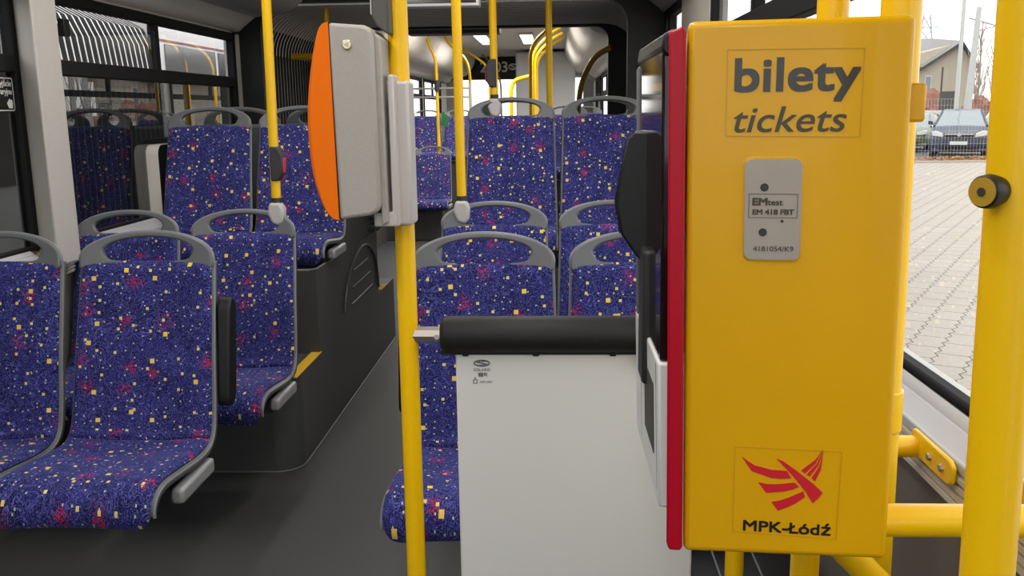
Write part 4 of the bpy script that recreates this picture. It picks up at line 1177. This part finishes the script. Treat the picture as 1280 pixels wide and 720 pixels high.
def car(x, y, rz, paint, label, tall=1.0, lgt=4.3, grp='parked cars'):
    """hatchback: front at -Y"""
    root = empty('car', (x, y, ZG - 0.03), rz, label, 'car', grp)
    h = tall
    # stations along y: (y, half width, belt z, low z)
    W_ = 0.86
    prof = [(-2.05, 0.30), (-2.10, 0.50), (-2.02, 0.72 * h), (-1.2, 0.98 * h), (-1.15, 1.0 * h), (2.0, 1.02 * h), (2.08, 0.8), (2.05, 0.32)]
    b = MB(); secs = []
    for (xs, kk) in ((-0.80, 0.95), (-W_, 1.0), (W_, 1.0), (0.80, 0.95)):
        secs.append([(xs * (0.80 if i_ in (0, 1) and False else 1), yy * (0.97 if kk < 1 else 1), zz) for i_, (yy, zz) in enumerate(prof)])
    # loft across the width with rounded nose
    rows = []
    for xs in [-1, -0.96, -0.8, -0.4, 0, 0.4, 0.8, 0.96, 1]:
        pull = 0.28 * abs(xs) ** 3
        rows.append([(xs * W_, yy + (pull if yy < -1.9 else (-pull * 0.6 if yy > 1.9 else 0)), zz - (0.05 * abs(xs) ** 4 if zz > 0.6 else 0)) for yy, zz in prof])
    b.grid(rows)
    for side in (0, -1): b.add(rows[side], [tuple(range(len(prof)))])
    b.box(-W_ + 0.06, W_ - 0.06, -1.95, 2.0, 0.22, 0.34)
    b.build('car_body', paint, root, bevel=0.03, seg=2, angle=50)
    # cabin
    def loop(z, y0, y1, w): return [(-w, y0 + 0.12, z), (-w * 0.6, y0, z), (w * 0.6, y0, z), (w, y0 + 0.12, z), (w, y1 - 0.1, z), (w * 0.7, y1, z), (-w * 0.7, y1, z), (-w, y1 - 0.1, z)]
    A = loop(0.97 * h, -1.18, 2.0, 0.80); B_ = loop(1.46 * h, -0.25, 1.7, 0.60)
    C_ = loop(1.50 * h, -0.12, 1.58, 0.54)
    b = MB(); b.add(A + B_, [(i, (i + 1) % 8, 8 + (i + 1) % 8, 8 + i) for i in range(8)]); b.build('windows', M['car_glass'], root, angle=30)
    b = MB(); b.add(B_ + C_, [(i, (i + 1) % 8, 8 + (i + 1) % 8, 8 + i) for i in range(8)] + [tuple(range(8, 16)), tuple(range(8))[::-1]]); b.build('roof', paint, root, angle=40)
    b = MB()
    for a, c in ((0, 8), (1, 9), (2, 10), (3, 11), (4, 12), (7, 15)):
        L0 = A + B_
        if a in (0, 3, 4, 7): b.tube([L0[a], L0[c]], 0.045, 8)
    b.build('window_pillar', paint, root)
    for sx in (-1, 1):
        b = MB(); b.prism([(sx * 0.46, 0.66 * h), (sx * 0.80, 0.70 * h), (sx * 0.82, 0.84 * h), (sx * 0.70, 0.86 * h), (sx * 0.50, 0.78 * h)], 'y', -2.02 + 0.02, -1.70)
        b.build('headlamp', M['headlamp'], root, bevel=0.02)
        b = MB(); b.prism([(sx * 0.84, 1.02 * h), (sx * 1.0, 1.04 * h), (sx * 1.0, 1.16 * h), (sx * 0.86, 1.14 * h)], 'y', -0.95, -0.82); b.build('wing_mirror', paint, root, bevel=0.02)
        for yy in (-1.35, 1.35):
            b = MB(); b.tube([(sx * 0.68, yy, 0.31), (sx * 0.875, yy, 0.31)], 0.31, 24); b.build('wheel', M['tyre'], root, bevel=0.03)
    b = MB(); b.prism([(-0.40, 0.66 * h), (0.40, 0.66 * h), (0.44, 0.76 * h), (-0.44, 0.76 * h)], 'y', -2.085, -2.0); g_ = b.build('grille', M['black'], root, bevel=0.01)
    b = MB(); b.box(-0.42, 0.42, -2.10, -2.05, 0.735 * h, 0.765 * h); b.tube([(0, -2.09, 0.74 * h), (0, -2.11, 0.74 * h)], 0.06, 16); b.build('grille_bar', M['silver'], g_)
    b = MB(); b.box(-0.26, 0.26, -2.14, -2.09, 0.46, 0.57); b.build('number_plate', M['plate'], root)
    b = MB(); b.box(-0.55, 0.55, -2.11, -2.0, 0.30, 0.40); b.build('lower_grille', M['black'], root, bevel=0.01)
    return root
car(13.95, 32.9, math.radians(-24), M['car_navy'], 'dark blue car with a white number plate facing the fence', 1.06)
car(14.1, 37.6, math.radians(-30), M['car_green'], 'olive green car parked left of the dark blue car', 0.95)
car(17.0, 43.6, math.radians(-28), M['car_red'], 'dark red car parked behind the green one', 1.0)
car(18.7, 39.8, math.radians(-28), M['car_silver'], 'silver car roof showing right behind the dark blue car', 0.98)

# house with a shallow gable
t = empty('house', (20.9, 56, ZG), 0, 'cream gabled house with a grey roof beyond the car park', 'building')
b = MB()
gable = [(-3.4, 0), (-3.4, 3.55), (0.6, 5.35), (1.0, 5.15), (3.2, 3.8), (3.2, 0)]
b.prism([(0.0, 0), (0.0, 4.6), (2.4, 5.2), (3.3, 3.9), (3.3, 0)], 'y', 0, 8); b.prism([(-9, 0), (-9, 3.7), (0.4, 3.7), (0.4, 0)], 'y', 0.4, 8)
b.build('house_walls', M['house'], t)
b = MB()
b.prism([(-9, 3.65), (-9, 3.85), (0.2, 3.85), (2.35, 5.25), (2.35, 5.05), (0.2, 3.65)], 'y', -0.4, 0.2)
b.build('verge_board', M['roof_edge'], t)
b = MB(); b.add([(-9.2, -0.45, 3.75), (0.2, -0.45, 3.85), (2.4, -0.45, 5.3), (2.4, 4.0, 5.75), (-9.2, 4.0, 5.55)], [(0, 1, 2, 3, 4)])
b.add([(-9.2, 8, 3.75), (2.4, 8, 3.75), (2.4, 4.0, 5.75), (-9.2, 4.0, 5.55)], [(0, 1, 2, 3)])
b.add([(2.4, -0.45, 5.3), (3.5, -0.45, 3.75), (3.5, 8, 3.75), (2.4, 4.0, 5.75)], [(0, 1, 2, 3)])
b.build('roof', M['roof'], t)
b = MB(); b.box(-2.2, -0.6, 3.5, 4.3, 5.5, 6.25); b.build('chimney', M['roof_edge'], t, bevel=0.02)
for (x0, x1, z0, z1) in ((0.55, 0.95, 1.2, 3.4),):
    b = MB(); b.box(x0, x1, -0.04, 0.02, z0, z1); wd = b.build('window', M['bus_white'], t)
    b = MB(); b.box(x0 + 0.06, x1 - 0.06, -0.05, 0.0, z0 + 0.08, z1 - 0.08); b.build('pane', M['car_glass'], wd)
# lamp post, utility pole, pylon, notice board
t = empty('lamp_post', (14.95, 35.8, ZG), 0, 'tall pale grey lamp post in front of the house', 'lamp post')
b = MB(); b.tube([(0, 0, 0), (0, 0, 1.3), (0, 0, 9.0)], [0.11, 0.085, 0.05], 16); b.build('post', M['concrete'], t)
b = MB(); b.tube([(0, 0, 8.9), (0, -0.4, 9.15), (0, -1.2, 9.25)], 0.04, 10); b.build('lamp_arm', M['galv'], t)
t = empty('utility_pole', (20.8, 48, ZG), 0, 'concrete utility pole with short arms right of the lamp post', 'pole')
b = MB(); b.tube([(-0.25, 0, 0), (-0.02, 0, 6.4)], [0.2, 0.12], 12); b.build('post', M['concrete'], t)
b = MB(); b.tube([(-0.5, 0, 5.9), (0.9, 0, 5.5)], 0.04, 8); b.tube([(0.1, 0, 5.3), (0.9, 0, 5.5)], 0.03, 8); b.build('cross_arm', M['galv'], t)
t = empty('lattice_tower', (28.6, 75, ZG), 0, 'pale steel lattice tower far behind the house roof', 'tower')
b = MB()
for sx in (-1, 1): b.tube([(sx * 1.3, 0, 0), (sx * 0.25, 0, 8.5)], 0.07, 6)
for j in range(8):
    z0, z1 = j * 1.05, j * 1.05 + 1.05; w0 = 1.3 - 1.05 * z0 / 8.5; w1 = 1.3 - 1.05 * z1 / 8.5
    b.tube([(-w0, 0, z0), (w1, 0, z1)], 0.04, 6); b.tube([(w0, 0, z0), (-w1, 0, z1)], 0.04, 6)
b.tube([(-0.9, 0, 7.6), (0.9, 0, 7.6)], 0.05, 6)
b.build('lattice', M['galv'], t)
t = empty('notice_board', (18.9, 46.4, ZG), 0, 'small dark notice board on a post before the hedge', 'sign')
b = MB(); b.box(-0.35, 0.35, -0.03, 0.03, 1.45, 2.35); b.build('board', M['roof_edge'], t, bevel=0.01)
b = MB(); b.tube([(-0.3, 0, 0), (-0.3, 0, 3.5)], 0.045, 8); b.build('post', M['roof_edge'], t)
# hedges
rh = random.Random(5)
def bush(x, y, w, h, m, label, grp='hedge shrubs'):
    b = MB()
    for i in range(9):
        a = rh.uniform(-1, 1); s = rh.uniform(0.35, 0.55)
        b.ball((a * w * 0.5, rh.uniform(-0.4, 0.4), h * rh.uniform(0.3, 0.65)), w * s, 0.7 * s * 2, h * s * 0.8, 12, 8, 0.22, rh)
    o = b.build('shrub', m, angle=20); o.location = (x, y, ZG); tag(o, label, 'shrub', grp)
bush(17.6, 48.5, 1.4, 1.5, M['hedge_green'], 'olive green shrub behind the red car')
bush(19.6, 52.0, 1.6, 2.6, M['hedge'], 'russet shrub in front of the cream house wall')
bush(21.9, 49.8, 1.3, 2.2, M['hedge'], 'russet shrub right of the lamp post')
bush(25.2, 50.5, 1.8, 2.3, M['hedge'], 'wide russet shrub below the bare trees')
# bare poplars
def tree(x, y, h, label, seed):
    r = random.Random(seed)
    b = MB(); b.tube([(0, 0, 0), (0.05, 0, h * 0.4), (0, 0, h)], [0.11, 0.07, 0.012], 8)
    for i in range(46):
        z = h * r.uniform(0.12, 0.9); a = r.uniform(0, 6.28); l = (h - z) * r.uniform(0.35, 0.6) + 0.3
        sp = r.uniform(0.12, 0.35)
        b.tube([(0, 0, z), (math.cos(a) * l * sp * 0.7, math.sin(a) * l * sp * 0.7, z + l * 0.55), (math.cos(a) * l * sp, math.sin(a) * l * sp, z + l)], [0.022, 0.015, 0.005], 5, False)
    o = b.build('bare_tree', M['bark']); o.location = (x, y, ZG); tag(o, label, 'tree', 'bare trees')
tree(23.2, 53.0, 6.6, 'bare upright tree just right of the utility pole', 1)
tree(24.3, 53.4, 7.2, 'tall bare tree in the middle of the bare trees', 2)
tree(27.0, 54.0, 6.8, 'bare upright tree nearest the thick right pole', 3)
tree(6.4, 60, 8.2, 'bare tree seen through the small rear right window', 4)

# --- the articulated bus parked alongside, seen through the left windows
t = empty('neighbouring_bus', (-4.6, 8.0, ZG), 0, 'white articulated bus parked alongside, seen through the left windows', 'bus')
b = MB()
def bus_sec(y0, y1):
    b = MB(); b.prism([(-2.4, 0.35), (0, 0.35), (0, 2.66), (-0.06, 2.80), (-0.4, 2.88), (-2.0, 2.88), (-2.34, 2.80), (-2.4, 2.66)], 'y', y0, y1); return b
bus_sec(2.75, 11.5).build('bus_body', M['bus_white'], t, bevel=0.04)
bus_sec(-9.5, 0.15).build('bus_body', M['bus_white'], t, bevel=0.04)
b = MB(); rows = []
for i in range(85):
    off = (0.0, 0.0, 0.09, 0.09)[i % 4]
    y = 0.15 + 2.6 * (i // 4 + (0, 0.22, 0.4, 0.8)[i % 4]) / 21
    rows.append([(-off, y, 0.4), (-off, y, 2.1), (-0.05 - off, y, 2.5), (-0.14 - off, y, 2.70 - off), (-0.35, y, 2.82 - off), (-1.9, y, 2.82 - off)])
b.grid(rows); o = b.build('bellows', [M['bellows_dark'], M['bellows_light']], t, angle=60)
for pg in o.data.polygons: pg.material_index = 1 if (pg.index // 5) % 4 == 0 and pg.index % 5 else 0
for (ya, yb) in ((2.95, 4.6), (4.7, 6.3), (6.4, 8.0), (8.1, 10.6), (-1.7, -0.1), (-3.5, -1.8), (-5.3, -3.6), (-8.0, -5.4)):
    b = MB(); b.box(-0.01, 0.012, ya, yb, 1.15, 2.55); w_ = b.build('window', M['bus_dark'], t, bevel=0.02)
    b = MB(); b.box(0.0, 0.02, ya + 0.1, yb - 0.1, 2.13, 2.16); b.build('window_rail', M['silver'], w_)
b = MB(); b.box(-0.005, 0.008, 2.75, 11.5, 2.575, 2.60); b.box(-0.005, 0.008, -9.5, 0.15, 2.575, 2.60); b.build('stripe', M['bus_red'], t)
for yy in (-6.5, -1.4, 3.6, 8.8):
    b = MB(); b.tube([(-0.25, yy, 0.48), (0.015, yy, 0.48)], 0.48, 28); b.build('wheel', M['tyre'], t, bevel=0.03)
